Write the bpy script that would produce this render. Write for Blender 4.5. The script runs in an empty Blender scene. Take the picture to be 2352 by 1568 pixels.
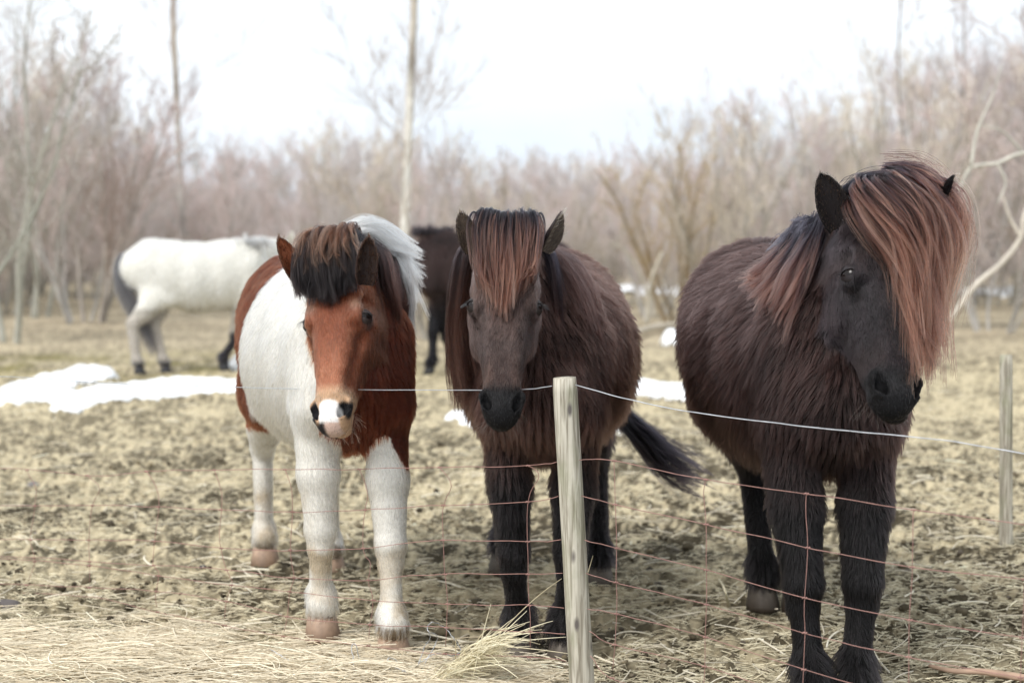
import bpy, math, random
import numpy as np
from mathutils import Vector, Matrix
R = math.radians
rng = np.random.default_rng(7)
scene = bpy.context.scene
col = scene.collection

# ------------------------------------------------------------------ camera
W0, H0, FPX = 2352.0, 1568.0, 3267.0        # measuring frame of the photograph
CAMH, HORY = 1.37, 530.0                    # eye height, horizon row
PITCH = math.atan((H0 / 2 - HORY) / FPX)
cam_d = bpy.data.cameras.new('camera')
cam = bpy.data.objects.new('camera', cam_d); col.objects.link(cam)
cam.location = (0, 0, CAMH)
cam.rotation_euler = (R(90) - PITCH, 0, 0)
cam_d.sensor_width = 36; cam_d.lens = FPX / W0 * 36
cam_d.clip_start = 0.1; cam_d.clip_end = 2000
cam_d.dof.use_dof = True; cam_d.dof.focus_distance = 4.12; cam_d.dof.aperture_fstop = 2.1
cam_d.dof.aperture_blades = 0
scene.camera = cam

# ------------------------------------------------------------------ sky, sun, exposure
SUN_EL, SUN_AZ = 48.0, 218.0   # azimuth clockwise from +Y
world = bpy.data.worlds.new('World'); scene.world = world; world.use_nodes = True
wn = world.node_tree.nodes; wl = world.node_tree.links; wn.clear()
wo = wn.new('ShaderNodeOutputWorld'); wb = wn.new('ShaderNodeBackground'); wb.inputs['Strength'].default_value = 0.15
sk = wn.new('ShaderNodeTexSky'); sk.sky_type = 'NISHITA'; sk.sun_disc = False
sk.sun_elevation = R(SUN_EL); sk.sun_rotation = R(SUN_AZ); sk.air_density = 1.0; sk.dust_density = 3.0; sk.ozone_density = 1.0
hs = wn.new('ShaderNodeHueSaturation'); hs.inputs['Saturation'].default_value = 0.12
mixc = wn.new('ShaderNodeMix'); mixc.data_type = 'RGBA'; mixc.inputs[0].default_value = 0.93
cl_n = wn.new('ShaderNodeTexNoise'); cl_n.inputs['Scale'].default_value = 2.2; cl_n.inputs['Detail'].default_value = 5
cl_m = wn.new('ShaderNodeMapping'); cl_m.inputs['Scale'].default_value = (1, 1, 3.5)
tc = wn.new('ShaderNodeTexCoord')
cl_r = wn.new('ShaderNodeValToRGB')
cl_r.color_ramp.elements[0].position = .35; cl_r.color_ramp.elements[0].color = (2.7, 3.0, 3.35, 1)
cl_r.color_ramp.elements[1].position = .62; cl_r.color_ramp.elements[1].color = (3.4, 3.6, 3.78, 1)
wl.new(tc.outputs['Generated'], cl_m.inputs[0]); wl.new(cl_m.outputs[0], cl_n.inputs['Vector']); wl.new(cl_n.outputs[0], cl_r.inputs[0])
wl.new(sk.outputs[0], hs.inputs['Color']); wl.new(hs.outputs[0], mixc.inputs[6]); wl.new(cl_r.outputs[0], mixc.inputs[7])
wl.new(mixc.outputs[2], wb.inputs['Color']); wl.new(wb.outputs[0], wo.inputs[0])
sun_d = bpy.data.lights.new('sun', 'SUN'); sun_d.energy = 1.5; sun_d.angle = R(30); sun_d.color = (1, .97, .93)
sun = bpy.data.objects.new('sun', sun_d); col.objects.link(sun)
_az, _el = R(SUN_AZ), R(SUN_EL)
sdir = Vector((math.sin(_az) * math.cos(_el), math.cos(_az) * math.cos(_el), math.sin(_el)))
sun.rotation_euler = sdir.to_track_quat('Z', 'Y').to_euler()
scene.view_settings.view_transform = 'Standard'; scene.view_settings.look = 'None'
scene.view_settings.exposure = 1.15; scene.view_settings.gamma = 1
scene.render.engine = 'CYCLES'
scene.cycles.max_bounces = 8; scene.cycles.transmission_bounces = 6; scene.cycles.glossy_bounces = 4
scene.cycles.diffuse_bounces = 4
scene.cycles_curves.shape = 'RIBBONS'; scene.cycles_curves.subdivisions = 2

# ------------------------------------------------------------------ helpers
_c, _s = math.cos(PITCH), math.sin(PITCH)
def P(px, py, Y):
    """world point seen at measured pixel (px,py) at distance Y in front of the camera"""
    a = (px - W0 / 2) / FPX; b = -(py - H0 / 2) / FPX
    d = np.array([a, _c + b * _s, -_s + b * _c]); d = d * (Y / d[1])
    return np.array([0, 0, CAMH]) + d
def G(px, py, z=0.0):
    a = (px - W0 / 2) / FPX; b = -(py - H0 / 2) / FPX
    d = np.array([a, _c + b * _s, -_s + b * _c]); t = (z - CAMH) / d[2]
    return np.array([0, 0, CAMH]) + d * t
def nrm(v):
    v = np.asarray(v, float); return v / (np.linalg.norm(v, axis=-1, keepdims=True) + 1e-12)
UP = np.array([0, 0, 1.0])

def _hash(ix, iy, iz, seed):
    h = (ix.astype(np.int64) * 374761393 + iy.astype(np.int64) * 668265263 + iz.astype(np.int64) * 1274126177 + seed * 974634777) & 0xffffffff
    h = ((h ^ (h >> 13)) * 1103515245) & 0xffffffff
    h = ((h ^ (h >> 16)) * 69069) & 0xffffffff
    return ((h >> 8) & 0xffff) / 65535.0
def vn(p, seed=0):
    """value noise, p (N,3) -> 0..1"""
    i = np.floor(p); f = p - i; f = f * f * (3 - 2 * f); i = i.astype(np.int64)
    x, y, z = i[:, 0], i[:, 1], i[:, 2]; fx, fy, fz = f[:, 0], f[:, 1], f[:, 2]
    r = 0
    for dx in (0, 1):
        for dy in (0, 1):
            for dz in (0, 1):
                w = (fx if dx else 1 - fx) * (fy if dy else 1 - fy) * (fz if dz else 1 - fz)
                r = r + w * _hash(x + dx, y + dy, z + dz, seed)
    return r
def fbm(p, oct=4, seed=0, gain=.5):
    a, s, t = 1.0, 0.0, 0.0
    for k in range(oct):
        s = s + a * vn(p * 2.03 ** k, seed + k * 17); t += a; a *= gain
    return s / t
def sstep(a, b, x):
    t = np.clip((x - a) / (b - a), 0, 1); return t * t * (3 - 2 * t)
def mix(a, b, t): return a + (b - a) * t

def tag(o, label=None, cat=None, group=None, kind=None):
    for k, v in (('label', label), ('category', cat), ('group', group), ('kind', kind)):
        if v: o[k] = v
    return o
def empty(name, loc=(0, 0, 0)):
    o = bpy.data.objects.new(name, None); col.objects.link(o); o.location = [float(v) for v in loc]; o.empty_display_size = .1
    return o
def mesh_obj(name, V, F, mat, parent=None, smooth=True, colors=None, origin=None):
    V = np.asarray(V, dtype=np.float64).reshape(-1, 3)
    base = np.zeros(3)
    if parent is not None: base = np.array(parent['_o']) if '_o' in parent else np.zeros(3)
    elif origin is not None: base = np.asarray(origin, float)
    me = bpy.data.meshes.new(name)
    me.from_pydata((V - base).tolist() if len(V) < 5000 else (V - base), [], F if isinstance(F, list) else F.tolist())
    me.update()
    if smooth: me.polygons.foreach_set('use_smooth', np.ones(len(me.polygons), bool))
    if colors is not None:
        at = me.attributes.new('Col', 'FLOAT_COLOR', 'POINT')
        c4 = np.ones((len(V), 4), np.float32); c4[:, :3] = colors; at.data.foreach_set('color', c4.ravel())
    if mat: me.materials.append(mat)
    o = bpy.data.objects.new(name, me); col.objects.link(o)
    if parent is not None: o.parent = parent
    elif origin is not None: o.location = [float(v) for v in origin]; o['_o'] = [float(v) for v in origin]
    return o
def curves_obj(name, pts, rad, colors, mat, parent=None, origin=None):
    """pts (N,K,3) world, rad (N,K), colors (N,K,3)"""
    pts = np.asarray(pts, np.float32); N, K = pts.shape[:2]
    base = np.zeros(3, np.float32)
    if parent is not None: base = np.array(parent['_o'], np.float32) if '_o' in parent else base
    elif origin is not None: base = np.asarray(origin, np.float32)
    cu = bpy.data.hair_curves.new(name)
    cu.add_curves([K] * N)
    cu.attributes['position'].data.foreach_set('vector', (pts - base).ravel())
    ra = cu.attributes.get('radius') or cu.attributes.new('radius', 'FLOAT', 'POINT')
    ra.data.foreach_set('value', np.asarray(rad, np.float32).ravel())
    ca = cu.attributes.new('Col', 'FLOAT_COLOR', 'POINT')
    c4 = np.ones((N * K, 4), np.float32); c4[:, :3] = np.asarray(colors, np.float32).reshape(-1, 3)
    ca.data.foreach_set('color', c4.ravel())
    cu.materials.append(mat)
    o = bpy.data.objects.new(name, cu); col.objects.link(o)
    if parent is not None: o.parent = parent
    elif origin is not None: o.location = [float(v) for v in origin]; o['_o'] = [float(v) for v in origin]
    return o
def thing(name, label, cat, loc, group=None):
    o = empty(name, loc); o['_o'] = [float(v) for v in loc]; return tag(o, label, cat, group)

def tube(pts, rad, n=6, cap=True):
    pts = np.asarray(pts, float); K = len(pts); rad = np.broadcast_to(np.asarray(rad, float), (K,))
    t = nrm(np.gradient(pts, axis=0)); ref = np.array([0.1, 0.2, 1.0]); ref = nrm(ref)
    if abs(np.dot(nrm(pts[-1] - pts[0]), ref)) > .8: ref = np.array([1.0, .1, 0])
    V = []; 
    for i in range(K):
        a = nrm(np.cross(t[i], ref)); b = np.cross(t[i], a)
        for j in range(n):
            th = 2 * math.pi * j / n
            V.append(pts[i] + rad[i] * (math.cos(th) * a + math.sin(th) * b))
    F = []
    for i in range(K - 1):
        for j in range(n):
            F.append((i * n + j, i * n + (j + 1) % n, (i + 1) * n + (j + 1) % n, (i + 1) * n + j))
    if cap: F.append(tuple(range(n))[::-1]); F.append(tuple((K - 1) * n + j for j in range(n)))
    return V, F
def joinvf(parts):
    V, F = [], []
    for v, f in parts:
        b = len(V); V.extend(v); F.extend([tuple(i + b for i in q) for q in f])
    return V, F
def spline(ctrl, n):
    """Catmull-Rom through control points -> n points"""
    c = np.asarray(ctrl, float); c = np.vstack([2 * c[0] - c[1], c, 2 * c[-1] - c[-2]]); m = len(c) - 3
    out = []
    for u in np.linspace(0, m - 1e-6, n):
        i = int(u); t = u - i; p0, p1, p2, p3 = c[i:i + 4]
        out.append(.5 * (2 * p1 + (p2 - p0) * t + (2 * p0 - 5 * p1 + 4 * p2 - p3) * t * t + (3 * p1 - p0 - 3 * p2 + p3) * t ** 3))
    return np.array(out)

# ------------------------------------------------------------------ materials
def M(name):
    m = bpy.data.materials.new(name); m.use_nodes = True; nt = m.node_tree
    b = nt.nodes['Principled BSDF']; return m, nt.nodes, nt.links, b
def attr_mat(name, rough=.7, spec=.3, noise=0.0, nscale=60.0, bump=0.0):
    m, n, l, b = M(name)
    a = n.new('ShaderNodeAttribute'); a.attribute_name = 'Col'
    b.inputs['Roughness'].default_value = rough; b.inputs['Specular IOR Level'].default_value = spec
    src = a.outputs['Color']
    if noise:
        t = n.new('ShaderNodeTexNoise'); t.inputs['Scale'].default_value = nscale; t.inputs['Detail'].default_value = 4
        tc = n.new('ShaderNodeTexCoord'); l.new(tc.outputs['Object'], t.inputs['Vector'])
        mr = n.new('ShaderNodeMapRange'); mr.inputs[3].default_value = 1 - noise; mr.inputs[4].default_value = 1 + noise
        l.new(t.outputs[0], mr.inputs[0])
        vm = n.new('ShaderNodeVectorMath'); vm.operation = 'SCALE'; l.new(src, vm.inputs[0]); l.new(mr.outputs[0], vm.inputs['Scale'])
        src = vm.outputs[0]
        if bump:
            bp = n.new('ShaderNodeBump'); bp.inputs['Strength'].default_value = bump; bp.inputs['Distance'].default_value = .003
            l.new(t.outputs[0], bp.inputs['Height']); l.new(bp.outputs[0], b.inputs['Normal'])
    l.new(src, b.inputs['Base Color'])
    return m
def hair_mat(name, rough=.35, rrough=.5):
    m = bpy.data.materials.new(name); m.use_nodes = True; n = m.node_tree.nodes; l = m.node_tree.links; n.clear()
    o = n.new('ShaderNodeOutputMaterial'); a = n.new('ShaderNodeAttribute'); a.attribute_name = 'Col'
    h = n.new('ShaderNodeBsdfHairPrincipled'); h.parametrization = 'COLOR'
    h.inputs['Roughness'].default_value = rough; h.inputs['IOR'].default_value = 1.33; h.inputs['Radial Roughness'].default_value = rrough
    l.new(a.outputs['Color'], h.inputs['Color']); l.new(h.outputs[0], o.inputs[0]); return m
def flat_mat(name, c, rough=.6, spec=.4, metal=0, nscale=0, namt=.2, stretch=None, bump=0, c2=None):
    m, n, l, b = M(name); b.inputs['Roughness'].default_value = rough; b.inputs['Specular IOR Level'].default_value = spec
    b.inputs['Metallic'].default_value = metal; b.inputs['Base Color'].default_value = (*c, 1)
    if nscale:
        t = n.new('ShaderNodeTexNoise'); t.inputs['Scale'].default_value = nscale; t.inputs['Detail'].default_value = 6
        tc = n.new('ShaderNodeTexCoord'); mp = n.new('ShaderNodeMapping')
        if stretch: mp.inputs['Scale'].default_value = stretch
        l.new(tc.outputs['Object'], mp.inputs[0]); l.new(mp.outputs[0], t.inputs['Vector'])
        r = n.new('ShaderNodeValToRGB'); r.color_ramp.elements[0].position = .35; r.color_ramp.elements[1].position = .65
        ca = c2 if c2 else tuple(v * (1 - namt) for v in c)
        r.color_ramp.elements[0].color = (*ca, 1); r.color_ramp.elements[1].color = (*c, 1)
        l.new(t.outputs[0], r.inputs[0]); l.new(r.outputs[0], b.inputs['Base Color'])
        if bump:
            bp = n.new('ShaderNodeBump'); bp.inputs['Strength'].default_value = bump; bp.inputs['Distance'].default_value = .004
            l.new(t.outputs[0], bp.inputs['Height']); l.new(bp.outputs[0], b.inputs['Normal'])
    return m
MAT = {}
MAT['skin'] = attr_mat('horse_skin', .75, .2, .25, 90, .4)
MAT['skin_smooth'] = attr_mat('muzzle_skin', .5, .4, .1, 120, .2)
MAT['hair'] = hair_mat('horse_hair', .38, .55)
MAT['straw'] = attr_mat('dry_straw', .55, .3)
MAT['twig'] = attr_mat('bare_twigs', .85, .15)
MAT['eye'] = flat_mat('horse_eye', (.010, .006, .005), .13, .35)
MAT['rust'] = flat_mat('rusty_wire', (.36, .20, .17), .7, .3, 0, 40, .3)
MAT['galv'] = flat_mat('galvanised_wire', (.55, .57, .60), .45, .5, .6, 30, .3)
MAT['horn'] = attr_mat('hoof_horn', .6, .3, .3, 60, .3)
MAT['snow'] = flat_mat('old_snow', (.86, .88, .90), .6, .3, 0, 6, .06, None, .5)
MAT['bark'] = attr_mat('tree_bark', .9, .1, .35, 9, .6)

# ------------------------------------------------------------------ ground
def ground_h(x, y, fine=True):
    x = np.atleast_1d(np.asarray(x, float)); y = np.atleast_1d(np.asarray(y, float))
    p = np.stack([x, y, np.zeros_like(x)], 1)
    far = sstep(10, 40, y)
    h = (fbm(p * .35, 2, 3) - .5) * .10 * (1 - .2 * far)
    h += (fbm(p * 3.1, 2, 9) - .5) * .045
    q = p + .05 * (np.stack([vn(p * 7, 21), vn(p * 7, 22), p[:, 2] * 0], 1) - .5)
    r1 = 1 - np.abs(2 * vn(q * 11.0, 31) - 1)
    h += (r1 - .6) * .040 + (vn(q * 19, 33) - .5) * .042
    if fine: h += (vn(p * 42, 35) - .5) * .026 + (vn(p * 75, 36) - .5) * .014
    return h
def gz(x, y): return float(ground_h([x], [y])[0])
rows = [2.2]
while rows[-1] < 60: rows.append(rows[-1] + .00072 * rows[-1] ** 2)
rows += list(np.geomspace(62, 900, 24)); rows = np.array(rows)
u = np.concatenate([-np.geomspace(1.04, 14, 18)[::-1], np.linspace(-1, 1, 620), np.geomspace(1.04, 14, 18)])
UU, YY = np.meshgrid(u, rows); XX = UU * (YY * .42 + .35)
gxy = np.stack([XX.ravel(), YY.ravel()], 1)
gh = ground_h(gxy[:, 0], gxy[:, 1]) * (1 - .9 * sstep(45, 80, gxy[:, 1]))
nr, nc = XX.shape; ii = np.arange(nr * nc).reshape(nr, nc)
GF = np.stack([ii[:-1, :-1], ii[:-1, 1:], ii[1:, 1:], ii[1:, :-1]], -1).reshape(-1, 4)
pg = np.stack([gxy[:, 0], gxy[:, 1], gh], 1); pn = pg * 1.0; pn[:, 2] = 0
a1 = fbm(pn * 1.3, 4, 51); a2 = fbm(pn * 9, 3, 61, .7); a3 = vn(pn * 33, 71) * .5 + vn(pn * 60, 72) * .5
mud = np.array([.062, .050, .031]); drys = np.array([.47, .40, .265]); olive = np.array([.17, .145, .095])
t = sstep(.42, .60, a2 * .50 + a3 * .50 + (a1 - .5) * .22)
near = 1 - sstep(7.5, 11, gxy[:, 1])
t = mix(np.clip(t + .28, 0, 1), t * (1.0 - .38 * sstep(6.2, 4.5, gxy[:, 1])), near)
gc = mix(mix(mud, olive, sstep(.4, .7, a1)[:, None]), drys, t[:, None])
far_c = mix(np.array([.27, .225, .16]), np.array([.42, .35, .25]), sstep(.4, .62, fbm(pn * np.array([.5, 1.2, 1]), 4, 81))[:, None])
gc = mix(gc, far_c, sstep(13, 20, gxy[:, 1])[:, None] * .75)
grn = np.exp(-((gxy[:, 1] - 14.3) / 1.3) ** 2) * sstep(1, -3, gxy[:, 0]) * sstep(.4, .6, fbm(pn * 2.0, 3, 91))
gc = mix(gc, np.array([.19, .165, .05]), .75 * grn[:, None])
MAT['ground'] = attr_mat('trodden_mud', .9, .15, .45, 70, .8)
ground = mesh_obj('ground', pg, GF, MAT['ground'], colors=gc); ground['kind'] = 'structure'

# crumbs of mud
N = 15000; yy = 1 / rng.uniform(1 / 9.0, 1 / 3.3, N); xx = rng.uniform(-1, 1, N) * (yy * .40 + .25)
kk = rng.random(N) < .15 + sstep(.40, .65, fbm(np.stack([xx, yy, 0 * xx], 1) * 2.3, 3, 131)); xx, yy = xx[kk], yy[kk]; N = len(xx)
gr = (1 + 5 ** .5) / 2; iv = nrm(np.array([(-1, gr, 0), (1, gr, 0), (-1, -gr, 0), (1, -gr, 0), (0, -1, gr), (0, 1, gr), (0, -1, -gr), (0, 1, -gr), (gr, 0, -1), (gr, 0, 1), (-gr, 0, -1), (-gr, 0, 1)]))
fi_ = np.array([(0, 11, 5), (0, 5, 1), (0, 1, 7), (0, 7, 10), (0, 10, 11), (1, 5, 9), (5, 11, 4), (11, 10, 2), (10, 7, 6), (7, 1, 8), (3, 9, 4), (3, 4, 2), (3, 2, 6), (3, 6, 8), (3, 8, 9), (4, 9, 5), (2, 4, 11), (6, 2, 10), (8, 6, 7), (9, 8, 1)])
sz = np.clip(rng.lognormal(math.log(.0075), .5, N), .003, .028)
V = iv[None] * sz[:, None, None] * rng.uniform(.6, 1.3, (N, 12, 1)) * np.array([1, 1, .7]); V += np.stack([xx, yy, ground_h(xx, yy) + sz * .3], 1)[:, None]
cr_c = mix(np.array([.05, .04, .027]), np.array([.25, .205, .13]), rng.random((N, 1)) ** 1.6)
crumbs = mesh_obj('mud_crumbs', V.reshape(-1, 3), (fi_[None] + 12 * np.arange(N)[:, None, None]).reshape(-1, 3), MAT['ground'], colors=np.repeat(cr_c, 12, 0), smooth=True)
tag(crumbs, 'loose crumbs of olive brown mud covering the trodden paddock', 'mud', kind='stuff')
# straw litter trodden into the mud
def straw(name, roots, ang, tilt, L, r, colr, kind_lbl, bend=.12, K=4, lift=None, origin=None):
    N = len(roots); d = np.stack([np.cos(ang) * np.cos(tilt), np.sin(ang) * np.cos(tilt), np.sin(tilt)], 1)
    side = np.stack([-np.sin(ang), np.cos(ang), np.zeros(N)], 1); b = rng.normal(0, bend, N)
    s = np.linspace(-.5, .5, K)
    pts = roots[:, None, :] + d[:, None, :] * (s[None, :, None] * L[:, None, None]) + side[:, None, :] * ((s ** 2 - .1)[None, :, None] * (b * L)[:, None, None])
    pts[:, :, 2] -= (s ** 2)[None] * (L * .12)[:, None]
    rad = np.broadcast_to(r[:, None], (N, K)) * np.array([.8, 1, 1, .6] if K == 4 else [1] * K)[None]
    c = np.repeat(colr[:, None, :], K, 1)
    return curves_obj(name, pts, rad, c, MAT['straw'])
def straw_col(N, lo=(.40, .34, .23), hi=(.76, .69, .50)):
    t = rng.random((N, 1)); g = rng.normal(1, .10, (N, 1)); c = mix(np.array(lo), np.array(hi), t) * g
    return np.clip(c, .02, .85)
N = 120000
yy = 1 / rng.uniform(1 / 14.0, 1 / 3.0, N); xx = rng.uniform(-1, 1, N) * (yy * .42 + .3)
dens = fbm(np.stack([xx, yy, 0 * xx], 1) * 1.7, 3, 101)
keep = rng.random(N) < sstep(.30, .62, dens) * .85 + .12
xx, yy = xx[keep], yy[keep]; N = len(xx)
L = np.clip(rng.lognormal(math.log(.035), .5, N), .012, .14)
zz = ground_h(xx, yy) + .004 + rng.random(N) * .006
lit = straw('straw_litter', np.stack([xx, yy, zz], 1), rng.normal(0, .8, N), rng.normal(.02, .16, N), L, rng.uniform(.0007, .0019, N), straw_col(N), '')
N = 1500; yy = 1 / rng.uniform(1 / 12.0, 1 / 3.2, N); xx = rng.uniform(-1, 1, N) * (yy * .42 + .3); zz = ground_h(xx, yy) + .012
lit2 = straw('straw_stalks', np.stack([xx, yy, zz], 1), rng.normal(0, .9, N), rng.normal(.03, .14, N), np.clip(rng.lognormal(math.log(.13), .4, N), .05, .32), rng.uniform(.0014, .0032, N), straw_col(N, (.55, .48, .36), (.80, .74, .60)), '', bend=.35, K=6)
tag(lit2, 'longer pale stalks of hay scattered over the trodden paddock', 'straw', kind='stuff')
tag(lit, 'short dry straw trodden into the mud of the paddock', 'straw', kind='stuff')
# ------------------------------------------------------------------ implicit-surface horse builder
def smin(a, b, k):
    h = np.clip(.5 + .5 * (b - a) / k, 0, 1); return b + (a - b) * h - k * h * (1 - h)
class ECap:
    """elliptical tapered capsule: half-sizes (w,h) at each end, 'up' gives the direction of h"""
    def __init__(s, p0, p1, a, b, up, flow=None, hl=.03, k=.03, tag='body'):
        s.p0 = np.asarray(p0, float); s.p1 = np.asarray(p1, float); s.a = np.array(a, float); s.b = np.array(b, float)
        ax = s.p1 - s.p0; s.L = max(np.linalg.norm(ax), 1e-5); s.ax = ax / s.L
        up = np.asarray(up, float); up = up - s.ax * np.dot(up, s.ax)
        if np.linalg.norm(up) < 1e-4: up = np.cross(s.ax, [1, .3, .2])
        s.up = nrm(up); s.lat = np.cross(s.ax, s.up)
        s.flow = nrm(flow) if flow is not None else s.ax; s.hl = hl; s.k = k; s.tag = tag
    def bbox(s, m):
        r = max(s.a.max(), s.b.max()) + m
        return np.minimum(s.p0, s.p1) - r, np.maximum(s.p0, s.p1) + r
    def d(s, X, Y, Z):
        qx, qy, qz = X - s.p0[0], Y - s.p0[1], Z - s.p0[2]
        t0 = (qx * s.ax[0] + qy * s.ax[1] + qz * s.ax[2]); t = np.clip(t0 / s.L, 0, 1)
        w = s.a[0] + (s.b[0] - s.a[0]) * t; h = s.a[1] + (s.b[1] - s.a[1]) * t
        l = qx * s.lat[0] + qy * s.lat[1] + qz * s.lat[2]; u = qx * s.up[0] + qy * s.up[1] + qz * s.up[2]
        e = t0 - t * s.L; m = np.minimum(w, h)
        q = np.sqrt((l / w) ** 2 + (u / h) ** 2 + (e / m) ** 2)
        g = np.sqrt((l / w / w) ** 2 + (u / h / h) ** 2 + (e / m / m) ** 2) + 1e-9
        return q * (q - 1) / g
def ell(c, r, up, fwd, **kw):
    """ellipsoid with radii r=(lat, up, along fwd)"""
    c = np.asarray(c, float); f = nrm(fwd); e = max(r[2] - min(r[0], r[1]), 1e-3)
    return ECap(c - f * e, c + f * e, (r[0], r[1]), (r[0], r[1]), up, **kw)
def build_field(prims, subs, h):
    lo = np.min([p.bbox(.05)[0] for p in prims], 0); hi = np.max([p.bbox(.05)[1] for p in prims], 0)
    n = np.ceil((hi - lo) / h).astype(int) + 1
    A = np.full(n, 1.0, np.float32)
    gx = [lo[i] + h * np.arange(n[i]) for i in range(3)]
    for p, sub in [(p, 0) for p in prims] + [(p, 1) for p in subs]:
        b0, b1 = p.bbox(p.k + .02); i0 = np.maximum(((b0 - lo) / h).astype(int), 0); i1 = np.minimum(((b1 - lo) / h).astype(int) + 2, n)
        sl = tuple(slice(a, b) for a, b in zip(i0, i1))
        X, Y, Z = gx[0][sl[0]][:, None, None], gx[1][sl[1]][None, :, None], gx[2][sl[2]][None, None, :]
        d = p.d(X, Y, Z).astype(np.float32)
        A[sl] = -smin(-A[sl], d, p.k) if sub else smin(A[sl], d, p.k)
    return A, lo, h
def surface_nets(A, lo, h):
    S = A < 0; nx, ny, nz = A.shape
    c = [S[i:nx - 1 + i, j:ny - 1 + j, k:nz - 1 + k] for i in (0, 1) for j in (0, 1) for k in (0, 1)]
    s = sum(x.astype(np.int8) for x in c); act = (s > 0) & (s < 8)
    I = np.argwhere(act); idx = -np.ones(act.shape, np.int32); idx[act] = np.arange(len(I))
    acc = np.zeros((len(I), 3)); cnt = np.zeros(len(I))
    cor = [(i, j, k) for i in (0, 1) for j in (0, 1) for k in (0, 1)]
    val = {q: A[I[:, 0] + q[0], I[:, 1] + q[1], I[:, 2] + q[2]].astype(float) for q in cor}
    for q in cor:
        for ax in range(3):
            if q[ax] == 0:
                r = list(q); r[ax] = 1; r = tuple(r); a, b = val[q], val[r]; m = (a < 0) != (b < 0)
                t = a / (a - b + 1e-12); pt = np.array(q, float)[None] + np.zeros((len(I), 1)); pt[:, ax] = t
                acc[m] += pt[m]; cnt[m] += 1
    V = lo + (I + acc / cnt[:, None]) * h
    F = []
    for ax in range(3):
        o = [0, 0, 0]; o[ax] = 1
        a = S[:nx - o[0], :ny - o[1], :nz - o[2]]; b = S[o[0]:, o[1]:, o[2]:]
        e = np.argwhere(a != b); u_, v_ = [(1, 2), (2, 0), (0, 1)][ax]
        ok = (e[:, u_] > 0) & (e[:, v_] > 0) & (e[:, 0] < nx - 1) & (e[:, 1] < ny - 1) & (e[:, 2] < nz - 1); e = e[ok]
        du = np.zeros(3, int); du[u_] = 1; dv = np.zeros(3, int); dv[v_] = 1
        q = [idx[tuple((e - x).T)] for x in (du + dv, dv, 0 * du, du)]
        q = np.stack(q, 1); fl = ~S[tuple(e.T)]; q[fl] = q[fl][:, ::-1]
        F.append(q)
    F = np.concatenate(F); F = F[(F >= 0).all(1)]
    return V, F
def vert_normals(V, F):
    n = np.cross(V[F[:, 2]] - V[F[:, 0]], V[F[:, 3]] - V[F[:, 1]]); N = np.zeros_like(V)
    for k in range(4): np.add.at(N, F[:, k], n)
    return nrm(N)
def smooth_mesh(V, F, it=2, lam=.5):
    e = np.concatenate([F[:, [0, 1]], F[:, [1, 2]], F[:, [2, 3]], F[:, [3, 0]]]); n = len(V)
    for _ in range(it):
        s = np.zeros_like(V); c = np.zeros(n)
        for k in range(3): s[:, k] = np.bincount(e[:, 0], V[e[:, 1], k], n) + np.bincount(e[:, 1], V[e[:, 0], k], n)
        c = np.bincount(e[:, 0], minlength=n) + np.bincount(e[:, 1], minlength=n)
        V = V + lam * (s / c[:, None] - V)
    return V

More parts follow.
